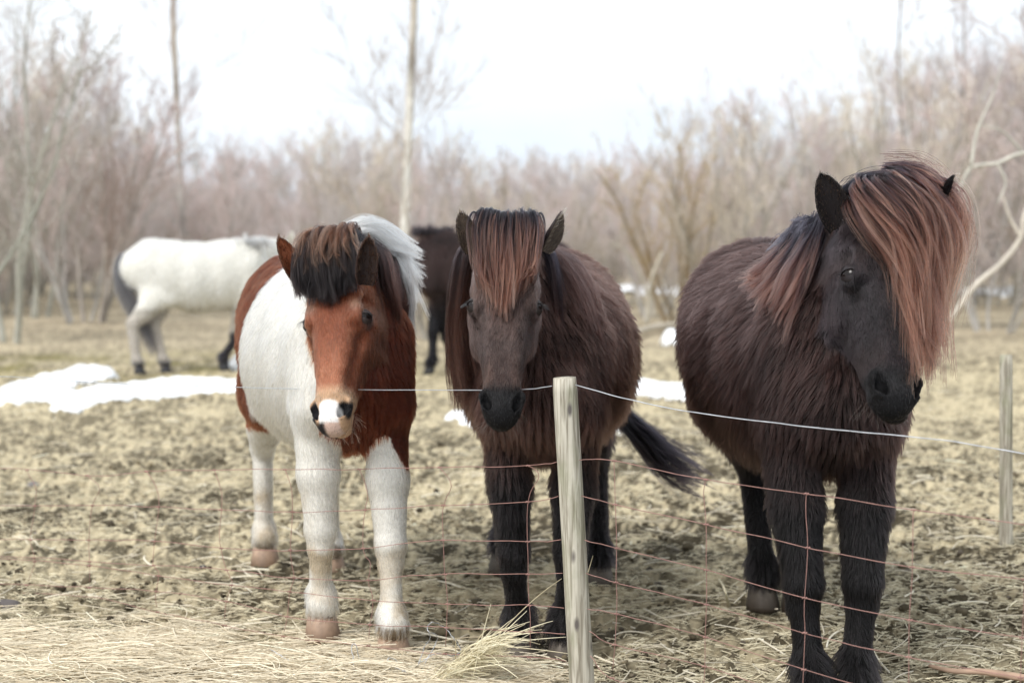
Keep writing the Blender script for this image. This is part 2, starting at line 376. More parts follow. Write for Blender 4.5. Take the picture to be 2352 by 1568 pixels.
def fur(V, F, Nv, flow, hl, colf, count, cell=.022, excl=None, rad=.00055, lift=.35, clump=.6, densw=None, K=4, droop=.25, tipmul=1.0):
    tri_n = np.cross(V[F[:, 2]] - V[F[:, 0]], V[F[:, 3]] - V[F[:, 1]]); area = np.linalg.norm(tri_n, axis=1) * .5
    w = area * (densw[F].mean(1) if densw is not None else 1.0)
    fi = rng.choice(len(F), count, p=w / w.sum()); a = rng.random((count, 1)); b = rng.random((count, 1))
    q = F[fi]
    def itp(X):
        X = X if X.ndim == 2 else X[:, None]
        return (X[q[:, 0]] * (1 - a) + X[q[:, 1]] * a) * (1 - b) + (X[q[:, 3]] * (1 - a) + X[q[:, 2]] * a) * b
    p = itp(V); n = nrm(itp(Nv)); f = itp(flow); L = itp(hl)[:, 0]
    if excl is not None:
        k = excl(p); p, n, f, L = p[k], n[k], f[k], L[k]
    N = len(p)
    f = f + .35 * (np.stack([vn(p * 9, 1), vn(p * 9, 2), vn(p * 9, 3)], 1) - .5) * 2 + .3 * (np.stack([vn(p * 32, 4), vn(p * 32, 5), vn(p * 32, 6)], 1) - .5) * 2 + rng.normal(0, .10, (N, 3))
    f = nrm(f - n * (f * n).sum(1, keepdims=True))
    lf = (lift * (.6 + .8 * vn(p * 25, 8)) * mix(.45, 1, sstep(.012, .03, L)))[:, None]
    d = nrm(f * (1 - lf * .5) + n * lf)
    # clumps
    cell = np.where(L < .02, .009, cell)[:, None]; w3 = p + .012 * (np.stack([vn(p * 40, 11), vn(p * 40, 12), vn(p * 40, 13)], 1) - .5)
    ce = np.floor(w3 / cell).astype(np.int64); key = (ce[:, 0] * 73856093) ^ (ce[:, 1] * 19349663) ^ (ce[:, 2] * 83492791)
    uq, inv = np.unique(key, return_inverse=True); m = len(uq); ct = np.bincount(inv, minlength=m)[:, None]
    mean = lambda X: np.stack([np.bincount(inv, X[:, k], m) for k in range(3)], 1) / ct
    cp, cd = mean(p), nrm(mean(d)); cr = rng.random(m)
    Lr = L * (.7 + .5 * rng.random(N)) * (.8 + .4 * cr[inv])
    s = np.linspace(0, 1, K)
    own = p[:, None] + d[:, None] * (s[None, :, None] * Lr[:, None, None])
    ctr = cp[inv][:, None] + cd[inv][:, None] * (s[None, :, None] * Lr[:, None, None])
    k = (clump * s ** 1.3)[None, :, None] * sstep(.010, .034, L)[:, None, None]
    pts = own * (1 - k) + ctr * k
    pts[:, :, 2] -= (s ** 2)[None] * (Lr * droop)[:, None]
    c = colf(p, n)
    cv = (.75 + .5 * cr[inv])[:, None] * (1 + rng.normal(0, 1, (N, 1)) * mix(.30, .16, sstep(.012, .03, L))[:, None]) * mix(.7, 1.3, vn(p * np.array([95., 95., 38.]), 91))[:, None]; cv = np.clip(cv, .25, 2.2)
    c = np.clip(c * cv, .002, .95)
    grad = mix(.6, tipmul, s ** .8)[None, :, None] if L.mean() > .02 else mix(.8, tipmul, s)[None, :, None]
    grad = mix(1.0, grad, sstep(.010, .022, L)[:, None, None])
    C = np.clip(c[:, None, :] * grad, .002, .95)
    rr = rad * (1 - .75 * s ** 1.5)[None] * (.8 + .4 * rng.random((N, 1)))
    return pts, rr, C

def locks(guides, per, spread0, spread1, rad, c_root, c_tip, K=14, wave=.004, lenvar=.25, cvar=.25, frizz=.0, rootdark=.35, nl=None, w0s=.008):
    """guides: list of control polylines (world). Interpolates between neighbouring guides, then grows clumps of strands."""
    g = [spline(x, K) for x in guides]; ng = len(g); PT, RD, CC = [], [], []
    nl = nl or ng * 5
    for i in range(nl):
        uu = rng.uniform(0, ng - 1 - 1e-6) if ng > 1 else 0; j = int(uu); t = uu - j
        base = g[j] * (1 - t) + g[min(j + 1, ng - 1)] * t
        s = np.linspace(0, 1, K)[:, None]
        base = base + rng.normal(0, spread0, 3) + rng.normal(0, spread1, 3) * s
        ph = rng.uniform(0, 6.3, 3); base = base + wave * s * np.sin(s * rng.uniform(4, 9) + ph)
        lk = 1 + rng.normal(0, lenvar); ct = rng.random()
        lk = float(np.clip(lk, .45, 1.25))
        m = per; off = rng.normal(0, 1, (m, 3)); off *= (rng.random((m, 1)) ** .5)
        w0 = rng.uniform(.4, 1.4) * w0s
        sq = np.minimum(np.linspace(0, 1, K) * lk, 1.0); pos = np.stack([np.interp(sq, np.linspace(0, 1, K), base[:, k]) for k in range(3)], 1)
        if lk > 1: pos += (np.linspace(0, 1, K) ** 3)[:, None] * (base[-1] - base[-3]) * (lk - 1)
        prof = (1 - .55 * np.linspace(0, 1, K) ** 1.2)
        pts = pos[None] + off[:, None] * (w0 * prof)[None, :, None]
        lv = 1 - .5 * rng.random((m, 1, 1)) ** 2
        pts = pts[:, :1] + (pts - pts[:, :1]) * (1 * lv)
        if frizz: pts = pts + np.cumsum(rng.normal(0, frizz, (m, K, 3)), 1) * np.linspace(0, 1, K)[None, :, None]
        sc = np.clip(np.linspace(0, 1, K)[None, :] + rng.normal(0, .08, (m, 1)), 0, 1)
        tt = sstep(rootdark * .5, rootdark * .5 + .55, sc)[:, :, None] * (.35 + .65 * ct if cvar else 1)
        c = mix(np.array(c_root), np.array(c_tip), tt) * (1 + rng.normal(0, .12, (m, 1, 1))) * (1 + cvar * (ct - .5))
        PT.append(pts); CC.append(np.clip(c, .002, .9))
        RD.append(rad * (1 - .7 * np.linspace(0, 1, K) ** 2)[None] * rng.uniform(.7, 1.3, (m, 1)))
    return np.concatenate(PT), np.concatenate(RD), np.concatenate(CC)
def cat3(L): return [np.concatenate(x) for x in zip(*L)]

def ear_mesh(base, tip, width, opn, cup=.9):
    """cupped leaf with thickness, opening towards opn"""
    base, tip = np.asarray(base, float), np.asarray(tip, float); ax = tip - base; L = np.linalg.norm(ax); ax = ax / L
    o = nrm(opn - ax * np.dot(opn, ax)); sd = np.cross(ax, o); nu, nv = 14, 11; V = []
    for layer in (0, 1):
        for i in range(nu):
            t = i / (nu - 1); wd = width * (.45 * (1 - t) ** .5 + .72 * math.sin(math.pi * min(1, (t ** 1.15 * .93 + .05))) ** .62)
            if i == nu - 1: wd *= .25
            for j in range(nv):
                v = -1 + 2 * j / (nv - 1); th = v * (1.75 - .7 * t) * cup
                r = wd * .62; q = base + ax * (L * t) + sd * math.sin(th) * r - o * (math.cos(th) * r - r * .75) + o * (.012 * math.sin(t * 2.2))
                nn = nrm(sd * math.sin(th) - o * math.cos(th)); q = q + nn * (.0035 if layer else -.0015) * (1 - .5 * t)
                V.append(q)
    F = []; n1 = nu * nv
    for i in range(nu - 1):
        for j in range(nv - 1):
            a = i * nv + j; F.append((a, a + 1, a + nv + 1, a + nv)); F.append((n1 + a + nv, n1 + a + nv + 1, n1 + a + 1, n1 + a))
    for i in range(nu - 1):
        for j in (0, nv - 1):
            a = i * nv + j; F.append((a, a + nv, n1 + a + nv, n1 + a) if j == 0 else (a + nv, a, n1 + a, n1 + a + nv))
    return np.array(V), np.array(F)

def hoof_mesh(c, fwd, r=.055, hh=.078):
    f = nrm([fwd[0], fwd[1], 0]); sd = np.cross(UP, f); V = []; n = 18; lev = [(0, 1.12, .0), (.25, 1.08, -.003), (.8, .93, -.014), (1.0, .86, -.018), (1.06, .6, -.018)]
    for z, s, b in lev:
        for j in range(n):
            th = 2 * math.pi * j / n; x = math.cos(th); y = math.sin(th); el = 1.1 if x > 0 else .85
            V.append(np.asarray(c) + f * (x * r * s * el + b) + sd * y * r * s * .98 + UP * (z * hh * (1 if x > -.2 else .8)))
    F = []
    for i in range(len(lev) - 1):
        for j in range(n): F.append((i * n + j, i * n + (j + 1) % n, (i + 1) * n + (j + 1) % n, (i + 1) * n + j))
    F.append(tuple(range(n))[::-1]); F.append(tuple((len(lev) - 1) * n + j for j in range(n)))
    return V, F

HEAD = [ # t along poll->nose, half width, depth
    (-.02, .062, .15), (.08, .078, .19), (.22, .094, .225), (.38, .099, .245), (.48, .084, .235), (.58, .067, .185),
    (.69, .054, .145), (.80, .049, .122), (.90, .052, .116)]
ET = .385

def make_horse(name, label, S):
    """S: spec with feet, poll, nose, side vector of the head, colours"""
    u = UP; FLf, FRf, HLf, HRf = [np.asarray(x, float) for x in S['feet']]   # image-left front, image-right front, hinds
    Fm, Hm = (FLf + FRf) / 2, (HLf + HRf) / 2
    f = nrm((S['dir'] if 'dir' in S else (Fm - Hm)) * np.array([1, 1, 0])); s = np.cross(u, f)
    O = np.array(S.get('origin', Fm * .5 + Hm * .5 + f * .12)); O[2] = 0
    k = S.get('scale', 1.0); wd = S.get('wide', 1.0)
    T = lambda x, y, z: O + (f * x + s * y + u * z) * k
    pr = []
    back = nrm(-f * .8 - u * .55)
    tor = [(.47, .86, .125, .17), (.36, .94, .185, .30), (.15, .935, .245, .315), (-.10, .92, .275, .325), (-.34, .965, .262, .30), (-.52, 1.02, .235, .262), (-.66, .99, .165, .20)]
    for a, b in zip(tor[:-1], tor[1:]):
        pr.append(ECap(T(a[0], 0, a[1]), T(b[0], 0, b[1]), (a[2] * k * wd, a[3] * k), (b[2] * k * wd, b[3] * k), u, flow=nrm(-f * .55 - u * .8), hl=.045, k=.06))
    pr.append(ECap(T(.30, 0, 1.20), T(.10, 0, 1.16), (.05, .09), (.06, .09), u, flow=-f, hl=.03, k=.08))  # withers
    # head frame
    poll, nose = np.asarray(S['poll'], float), np.asarray(S['nose'], float); L = np.linalg.norm(nose - poll); a = (nose - poll) / L
    hs_ = nrm(S['hside'] - a * np.dot(S['hside'], a)); n = nrm(np.cross(hs_, a))
    if np.dot(n, f) < 0 and not S.get('flip'): n = -n
    HK = L / .60 * S.get('hscale', 1.0)
    H = lambda t, l, d: poll + a * (L * t) + hs_ * (l * HK) + n * (d * HK)
    # neck
    skb = H(.06, 0, -.10)
    n0, nb = T(.33, 0, 1.00), T(.42, 0, .90)
    nm = (n0 * .48 + skb * .52) + u * S.get('arch', .02)
    vd = nrm(skb - n0); nup = nrm(u - vd * np.dot(u, vd))
    nf = nrm(-u * 1 - f * .25); nh = S.get('neckh', 1.0)
    pr.append(ECap(n0, nm, (.15 * k, .27 * k * nh), (.105 * k, .19 * k * nh), nup, flow=nf, hl=.04, k=.07, tag='neck'))
    pr.append(ECap(nm, skb, (.105 * k, .19 * k * nh), (.078 * HK, .125 * HK), nup, flow=nf, hl=.035, k=.05, tag='neck'))
    for sg in (-1, 1):  # shoulders, breast muscles
        pr.append(ECap(T(.36, sg * .12, 1.02), T(.44, sg * .11, .80), (.075, .12), (.085, .11), f, flow=-u, hl=.035, k=.06))
        pr.append(ECap(T(-.38, sg * .13, .98), T(-.36, sg * .17, .72), (.09, .17), (.07, .11), f, flow=-u, hl=.035, k=.05))
    lr = S.get('leg', 1.0)
    for ft, sg in ((FLf, -1), (FRf, 1)):
        if 'ftop' in S: top = T(.38, sg * S['ftop'], .80)
        else: top = T(.38, sg * .115, .80)
        ft = np.array(ft); fz = ft[2]
        kn = top * .10 + ft * .90; kn = (top * .42 + ft * .58); kn[2] = fz + .355 * k; kn = kn + f * .01
        fe = (top * .06 + ft * .94); fe[2] = fz + .125 * k; fe = fe - f * .025
        pr.append(ECap(top, kn * .55 + top * .45, (.080 * lr, .105 * lr), (.066 * lr, .075 * lr), f, flow=-u, hl=.026, k=.04, tag='forearm'))
        pr.append(ECap(kn * .55 + top * .45, kn, (.066 * lr, .075 * lr), (.050 * lr, .053 * lr), f, flow=-u, hl=.020, k=.03, tag='forearm'))
        kb = kn - u * .06 * k
        pr.append(ECap(kn, kb, (.050 * lr, .052 * lr), (.043 * lr, .045 * lr), f, flow=-u, hl=.015, k=.02, tag='leg'))
        pr.append(ECap(kb, fe, (.037 * lr, .042 * lr), (.036 * lr, .042 * lr), f, flow=-u, hl=.015, k=.02, tag='leg'))
        pr.append(ell(fe + u * .010, (.045 * lr, .048 * lr, .048 * lr), f, u, flow=-u, hl=.040, k=.02, tag='feather'))
        pr.append(ECap(fe, ft + u * .100 - f * .008, (.042 * lr, .045 * lr), (.050, .052), f, flow=-u - f * .1, hl=.042, k=.02, tag='feather'))
    for ft, sg in ((HLf, -1), (HRf, 1)):
        ft = np.array(ft); st = T(-.36, sg * .165, .74); fz = ft[2]
        dx = np.dot(ft - O, f); hk = ft * .8 + T(-.66, sg * .13, 0) * .2; hk = ft + (hk - ft); hk = hk - f * .06; hk[2] = fz + .47 * k
        fe = ft - f * .03; fe = np.array(fe); fe[2] = fz + .13 * k
        pr.append(ECap(T(-.52, sg * .10, .98), st * .5 + T(-.56, sg * .14, .78) * .5, (.11, .16), (.10, .15), f, flow=-u, hl=.035, k=.05))
        pr.append(ECap(st * .5 + T(-.56, sg * .14, .78) * .5, hk + (st - hk) * .3 + u * .02, (.095, .15), (.060 * lr, .080 * lr), f, flow=-u, hl=.03, k=.05, tag='forearm'))
        pr.append(ECap(hk + (st - hk) * .3 + u * .02, hk, (.058 * lr, .080 * lr), (.046 * lr, .062 * lr), f, flow=-u, hl=.025, k=.03, tag='leg'))
        pr.append(ECap(hk, fe, (.042 * lr, .055 * lr), (.037 * lr, .043 * lr), f, flow=-u, hl=.018, k=.02, tag='leg'))
        pr.append(ell(fe, (.044 * lr, .048 * lr, .048 * lr), f, u, flow=-u, hl=.038, k=.02, tag='feather'))
        pr.append(ECap(fe, ft + u * .100 - f * .008, (.040 * lr, .044 * lr), (.049, .051), f, flow=-u - f * .1, hl=.038, k=.02, tag='feather'))
    # head
    fl_face = nrm(a + 0.0 * n)
    hp = []
    for p_, q_ in zip(HEAD[:-1], HEAD[1:]):
        hl = .016 if p_[0] < .5 else .010
        hp.append(ECap(H(p_[0], 0, -p_[2] / 2), H(q_[0], 0, -q_[2] / 2), (p_[1] * HK, p_[2] / 2 * HK), (q_[1] * HK, q_[2] / 2 * HK), n, flow=fl_face, hl=hl, k=.02, tag='face'))
    for sg in (-1, 1):
        hp.append(ECap(H(.27, sg * .062, -.026), H(.39, sg * .072, -.020), (.030 * HK, .026 * HK), (.024 * HK, .020 * HK), n, flow=a, hl=.014, k=.025, tag='face'))  # brow
        hp.append(ell(H(ET, sg * .080, -.046), (.030 * HK, .030 * HK, .034 * HK), n, a, flow=a, hl=.007, k=.012, tag='eyerim'))
        hp.append(ell(H(.42, sg * .056, -.155), (.034 * HK, .075 * HK, .085 * HK), n, a, flow=a * .6 - n * .5, hl=.018, k=.03, tag='face'))   # cheek
        hp.append(ECap(H(.47, sg * .052, -.040), H(.66, sg * .038, -.035), (.018 * HK, .020 * HK), (.014 * HK, .02 * HK), n, flow=a, hl=.010, k=.03, tag='face'))
        hp.append(ell(H(.885, sg * .038, -.036), (.023 * HK, .030 * HK, .040 * HK), n + hs_ * sg * .5, a - hs_ * sg * .3, flow=a, hl=.003, k=.014, tag='muzzle'))
        hp.append(ECap(H(.46, sg * .074, -.085), H(.62, sg * .050, -.070), (.010 * HK, .010 * HK), (.008 * HK, .008 * HK), n, flow=a, hl=.010, k=.022, tag='face'))
        hp.append(ECap(H(.30, sg * .040, -.016), H(.80, sg * .024, -.020), (.020 * HK, .018 * HK), (.016 * HK, .018 * HK), n, flow=a, hl=.012, k=.02, tag='face'))   # nostril wing
    hp.append(ell(H(.945, 0, -.052), (.043 * HK, .038 * HK, .038 * HK), n, a, flow=a, hl=.003, k=.022, tag='muzzle'))    # upper lip
    hp.append(ell(H(.925, S.get('chinoff', 0), -.102), (.035 * HK, .026 * HK, .040 * HK), n, a, flow=a, hl=.004, k=.008, tag='chin'))     # lower lip, chin
    hp.append(ECap(H(.80, 0, -.110), H(.55, 0, -.16), (.038 * HK, .028 * HK), (.045 * HK, .03 * HK), n, flow=a, hl=.010, k=.03, tag='face'))
    pr += hp
    sb = []
    for sg in (-1, 1):
        sb.append(ECap(H(.850, sg * .050, -.008), H(.895, sg * .044, -.016), (.008 * HK, .015 * HK), (.012 * HK, .022 * HK), n, k=.008)); sb.append(ECap(H(.895, sg * .044, -.016), H(.935, sg * .030, -.034), (.012 * HK, .020 * HK), (.010 * HK, .013 * HK), n, k=.008))
        sb.append(ECap(H(.50, sg * .080, -.048), H(.74, sg * .060, -.040), (.011 * HK, .013 * HK), (.010 * HK, .010 * HK), n, k=.028))
        sb.append(ell(H(.29, sg * .092, -.044), (.016 * HK, .018 * HK, .022 * HK), n, a, k=.025))
        sb.append(ell(H(ET, sg * .104, -.028), (.014, .017, .022), n, a, k=.012))
    sb.append(ECap(H(.97, -.035, -.093), H(.97, .035, -.093), (.012, .0035), (.012, .0035), n, k=.006))
    sb.append(ECap(H(.90, -.055, -.092), H(.97, -.035, -.093), (.008, .003), (.010, .0035), n, k=.006)); sb.append(ECap(H(.90, .055, -.092), H(.97, .035, -.093), (.008, .003), (.010, .0035), n, k=.006))
    A, lo, h = build_field(pr, sb, S.get('grid', .006)); V, F = surface_nets(A, lo, h); V = smooth_mesh(V, F, 1, .4); Nv = vert_normals(V, F)
    # cheap outward check
    if ((V - V.mean(0)) * Nv).sum() < 0: F = F[:, ::-1]; Nv = -Nv
    # region weights
    D = np.stack([p.d(V[:, 0], V[:, 1], V[:, 2]) for p in pr], 1); Wt = np.exp(-np.clip(D, 0, 1) / .012) * np.exp(np.clip(-D, -1, 0) * 0); Wt /= Wt.sum(1, keepdims=True)
    flow = Wt @ np.array([p.flow for p in pr]); hl = Wt @ np.array([p.hl for p in pr])
    tags = sorted(set(p.tag for p in pr)); TW = {t: Wt[:, [i for i, p in enumerate(pr) if p.tag == t]].sum(1) for t in tags}
    fr = dict(O=O, f=f, s=s, u=u, T=T, H=H, poll=poll, nose=nose, a=a, n=n, hs=hs_, L=L, HK=HK, k=k)
    def headc(p):
        q = p - poll; return np.stack([(q @ a) / L, (q @ hs_) / HK, (q @ n) / HK], 1)
    def bodyc(p):
        q = p - O; return np.stack([q @ f, q @ s, q @ u], 1) / k
    fr['headc'], fr['bodyc'] = headc, bodyc
    # region membership lookup for hair: nearest prim at point
    def isin(p):
        d = np.stack([q.d(p[:, 0], p[:, 1], p[:, 2]) for q in pr], 1); i = d.argmin(1); tg = np.array([q.tag for q in pr]); return tg[i]
    colf = lambda p, n_: S['color'](p, n_, fr, isin(p))
    # the head fur is short towards the muzzle
    root = thing(name, label, 'horse', O)
    vc = colf(V, Nv)
    mz = TW.get('muzzle', 0) + TW.get('chin', 0)
    mesh_obj('body', V, F, MAT['skin'], root, colors=np.clip(vc * .8, .002, .9))
    # coat
    hc = headc(V); inhead = (TW.get('face', 0) + TW.get('eyerim', 0) + mz)
    hl2 = hl * S.get('furlen', 1.0); hl2 = mix(hl2, hl, np.clip(inhead, 0, 1))
    dw = (1 + 2.6 * inhead) * (1 - .93 * np.clip(mz, 0, 1)); dw = dw * np.where(Nv[:, 1] > .35, .3, 1.0)
    hoof_m = V[:, 2] > .02
    dw = dw * hoof_m
    eyes = [H(ET, sg * .090, -.043) for sg in (-1, 1)]
    nost = [H(.90, sg * .042, -.026) for sg in (-1, 1)]
    def excl(p):
        k = np.ones(len(p), bool)
        for e in eyes: k &= np.linalg.norm(p - e, axis=1) > .022 * HK
        for e in nost: k &= np.linalg.norm(p - e, axis=1) > .017 * HK
        q = headc(p); k &= ~((q[:, 0] > .93) & (q[:, 2] > -.11) & (rng.random(len(p)) < .55) & (np.abs(q[:, 1]) < .06))
        return k
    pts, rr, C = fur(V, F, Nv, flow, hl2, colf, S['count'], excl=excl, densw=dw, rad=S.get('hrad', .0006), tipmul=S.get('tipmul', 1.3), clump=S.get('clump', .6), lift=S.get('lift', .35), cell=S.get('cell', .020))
    curves_obj('coat', pts, rr, C, MAT['hair'], root)
    # hooves
    for ft in (FLf, FRf, HLf, HRf):
        hv, hf = hoof_mesh(ft - u * .020, f, .056 * S.get('hoofr', 1)); hv = np.array(hv)
        hcx = np.array(S['hoof'])[None] * (1 + .35 * (vn(hv * 60, 5)[:, None] - .5)); hcx = mix(hcx, hcx * np.array([.5, .45, .4]), sstep(.03, .0, hv[:, 2:3] - ft[2]))
        mesh_obj('hoof', hv, hf, MAT['horn'], root, colors=hcx)
    # eyes
    for sg in (-1, 1):
        c = H(ET, sg * .086, -.041); o = nrm(hs_ * sg * .85 + n * .70)
        import bmesh
        bm = bmesh.new(); bmesh.ops.create_uvsphere(bm, u_segments=20, v_segments=14, radius=.0235 * HK)
        ev = np.array([v.co[:] for v in bm.verts]); ef = [tuple(v.index for v in q.verts) for q in bm.faces]; bm.free()
        eo = mesh_obj('eye', ev + c, ef, MAT['eye'], root); eo['_o'] = root['_o']
        # eyelids: partial caps slightly larger than the ball
        for up_, lim in ((1, -.05), (-1, -.62)):
            lv = []; lf = []; nt, nn = 15, 7; ext = .0262 * HK; uu_ = nrm(-a * up_); tt = np.cross(o, uu_)
            for i in range(nt):
                ph = math.pi * i / (nt - 1)
                for j in range(nn):
                    e0 = .27 * math.sin(ph) if up_ > 0 else .42 * math.sin(ph)
                    th = e0 + (1.5 - e0) * j / (nn - 1)
                    dirv = math.cos(th) * o * math.sin(ph) + math.cos(ph) * tt + math.sin(th) * uu_ * math.sin(ph)
                    lv.append(c + nrm(dirv) * ext)
            for i in range(nt - 1):
                for j in range(nn - 1):
                    q = i * nn + j; lf.append((q, q + 1, q + nn + 1, q + nn))
            lc = np.broadcast_to(np.array(S['lid']), (len(lv), 3))
            mesh_obj('eyelid', lv, lf, MAT['skin_smooth'], eo, colors=lc)
        # lashes
        m = 26; ph = rng.uniform(.5, 2.6, m); uu_ = -a; tt = np.cross(o, uu_)
        r0 = c + (np.cos(.35) * o[None] * np.sin(ph)[:, None] + np.cos(ph)[:, None] * tt + np.sin(.35) * uu_ * np.sin(ph)[:, None]) * .0245 * HK
        dd = nrm(o[None] + np.cos(ph)[:, None] * tt * .6 + u * -.35 + rng.normal(0, .12, (m, 3)))
        s4 = np.linspace(0, 1, 4); lp = r0[:, None] + dd[:, None] * (s4[None, :, None] * .022); lp[:, :, 2] -= (s4 ** 2 * .006)[None]
        curves_obj('eyelashes', lp, np.full((m, 4), .0004) * (1 - .7 * s4), np.full((m, 4, 3), .01), MAT['hair'], root)
    # ears
    for i, (b0, t0, opn, w_, *rest) in enumerate(S['ears']):
        ev, ef = ear_mesh(b0, t0, w_, np.asarray(opn, float)); en = vert_normals(ev, ef)
        m1 = len(ev) // 2; ec = np.tile(np.array(S['earc']), (len(ev), 1)); ec[:m1] = rest[0] if rest else S['earin']; edw = np.ones(len(ev)); edw[:m1] = .02
        eo = mesh_obj('ear', ev, ef, MAT['skin'], root, colors=ec)
        fl = np.tile(nrm(np.asarray(t0) - np.asarray(b0)), (len(ev), 1)) + rng.normal(0, .1, (len(ev), 3))
        kk = np.concatenate([np.full(m1, .014), np.full(m1, .009)])
        def ecf(p, n_): return np.tile(np.array(S['earc']), (len(p), 1)) * 1.0
        p2, r2, c2 = fur(ev, ef, en, fl, kk, ecf, 2600, densw=edw, cell=.01, lift=.3, clump=.3, droop=0, rad=.0005)
        # tufts inside
        q = rng.integers(0, m1, 260); dq = nrm(np.tile(np.asarray(opn, float), (260, 1)) + fl[q] * .9 + rng.normal(0, .25, (260, 3))); s4 = np.linspace(0, 1, 4)
        tp = ev[q][:, None] + dq[:, None] * (s4[None, :, None] * rng.uniform(.008, .022, (260, 1, 1)))
        tcx = np.tile(np.array(S['tuft']), (260, 4, 1)) * rng.uniform(.6, 1.2, (260, 1, 1))
        curves_obj('ear_hair', *cat3([(p2, r2, c2), (tp, np.full((260, 4), .0005), tcx)]), MAT['hair'], root)
    # whiskers
    m = 70; tt_ = rng.uniform(.86, .97, m); ll = rng.uniform(-.05, .05, m); r0 = np.array([H(t_, l_, -.10 - .02 * rng.random()) for t_, l_ in zip(tt_, ll)])
    dd = nrm(a * .7 + n * .3 + hs_[None] * (ll * 16)[:, None] + rng.normal(0, .35, (m, 3))); s5 = np.linspace(0, 1, 5); wl_ = rng.uniform(.02, .06, (m, 1, 1))
    wp = r0[:, None] + dd[:, None] * s5[None, :, None] * wl_; wp[:, :, 2] -= (s5 ** 2 * .01)[None]
    curves_obj('whiskers', wp, np.full((m, 5), .0003), np.tile(np.array(S.get('whisk', (.05, .04, .035))), (m, 5, 1)), MAT['hair'], root)
    return root, fr

# ------------------------------------------------------------------ colours
def col_dark(base, legs, face, muz, tips=None):
    base, legs, face, muz = map(np.array, (base, legs, face, muz))
    def c(p, n, fr, tg):
        b = fr['bodyc'](p); h = fr['headc'](p)
        nz = fbm(p * 7, 3, 5)
        o = np.tile(base, (len(p), 1)) * mix(.4, 1.95, nz)[:, None]
        lw = sstep(.80, .50, b[:, 2]); 
        o = mix(o, legs, lw[:, None])
        hd = np.isin(tg, ['face', 'eyerim', 'muzzle', 'chin'])
        fc = face * mix(.45, 1.9, fbm(p * np.array([34, 34, 14]), 3, 15))[:, None]
        tan = face * np.array([1.5, 1.25, 1.05])
        w1 = np.exp(-((h[:, 0] - .76) / .07) ** 2) * sstep(.018, .045, np.abs(h[:, 1])); fc = mix(fc, tan * 1.2, (w1 * .8)[:, None])
        w2 = np.exp(-((h[:, 0] - .30) / .06) ** 2) * sstep(.05, .08, np.abs(h[:, 1])); fc = mix(fc, tan, (w2 * .7)[:, None])
        fc = mix(fc, muz, sstep(.79, .85, h[:, 0] + .15 * np.abs(h[:, 1]))[:, None])
        chin = (h[:, 2] < -.085) & (h[:, 0] > .9); fc[chin] = muz * np.array([2.2, 1.9, 1.5])
        o = np.where(hd[:, None], fc, o)
        return o
    return c
# ------------------------------------------------------------------ the five horses
BLACK, COPPER = (.010, .009, .012), (.25, .115, .075)
def foot(px, py): g = G(px, py); g[2] = gz(g[0], g[1]) + .004; return g
fast_far = 1.0

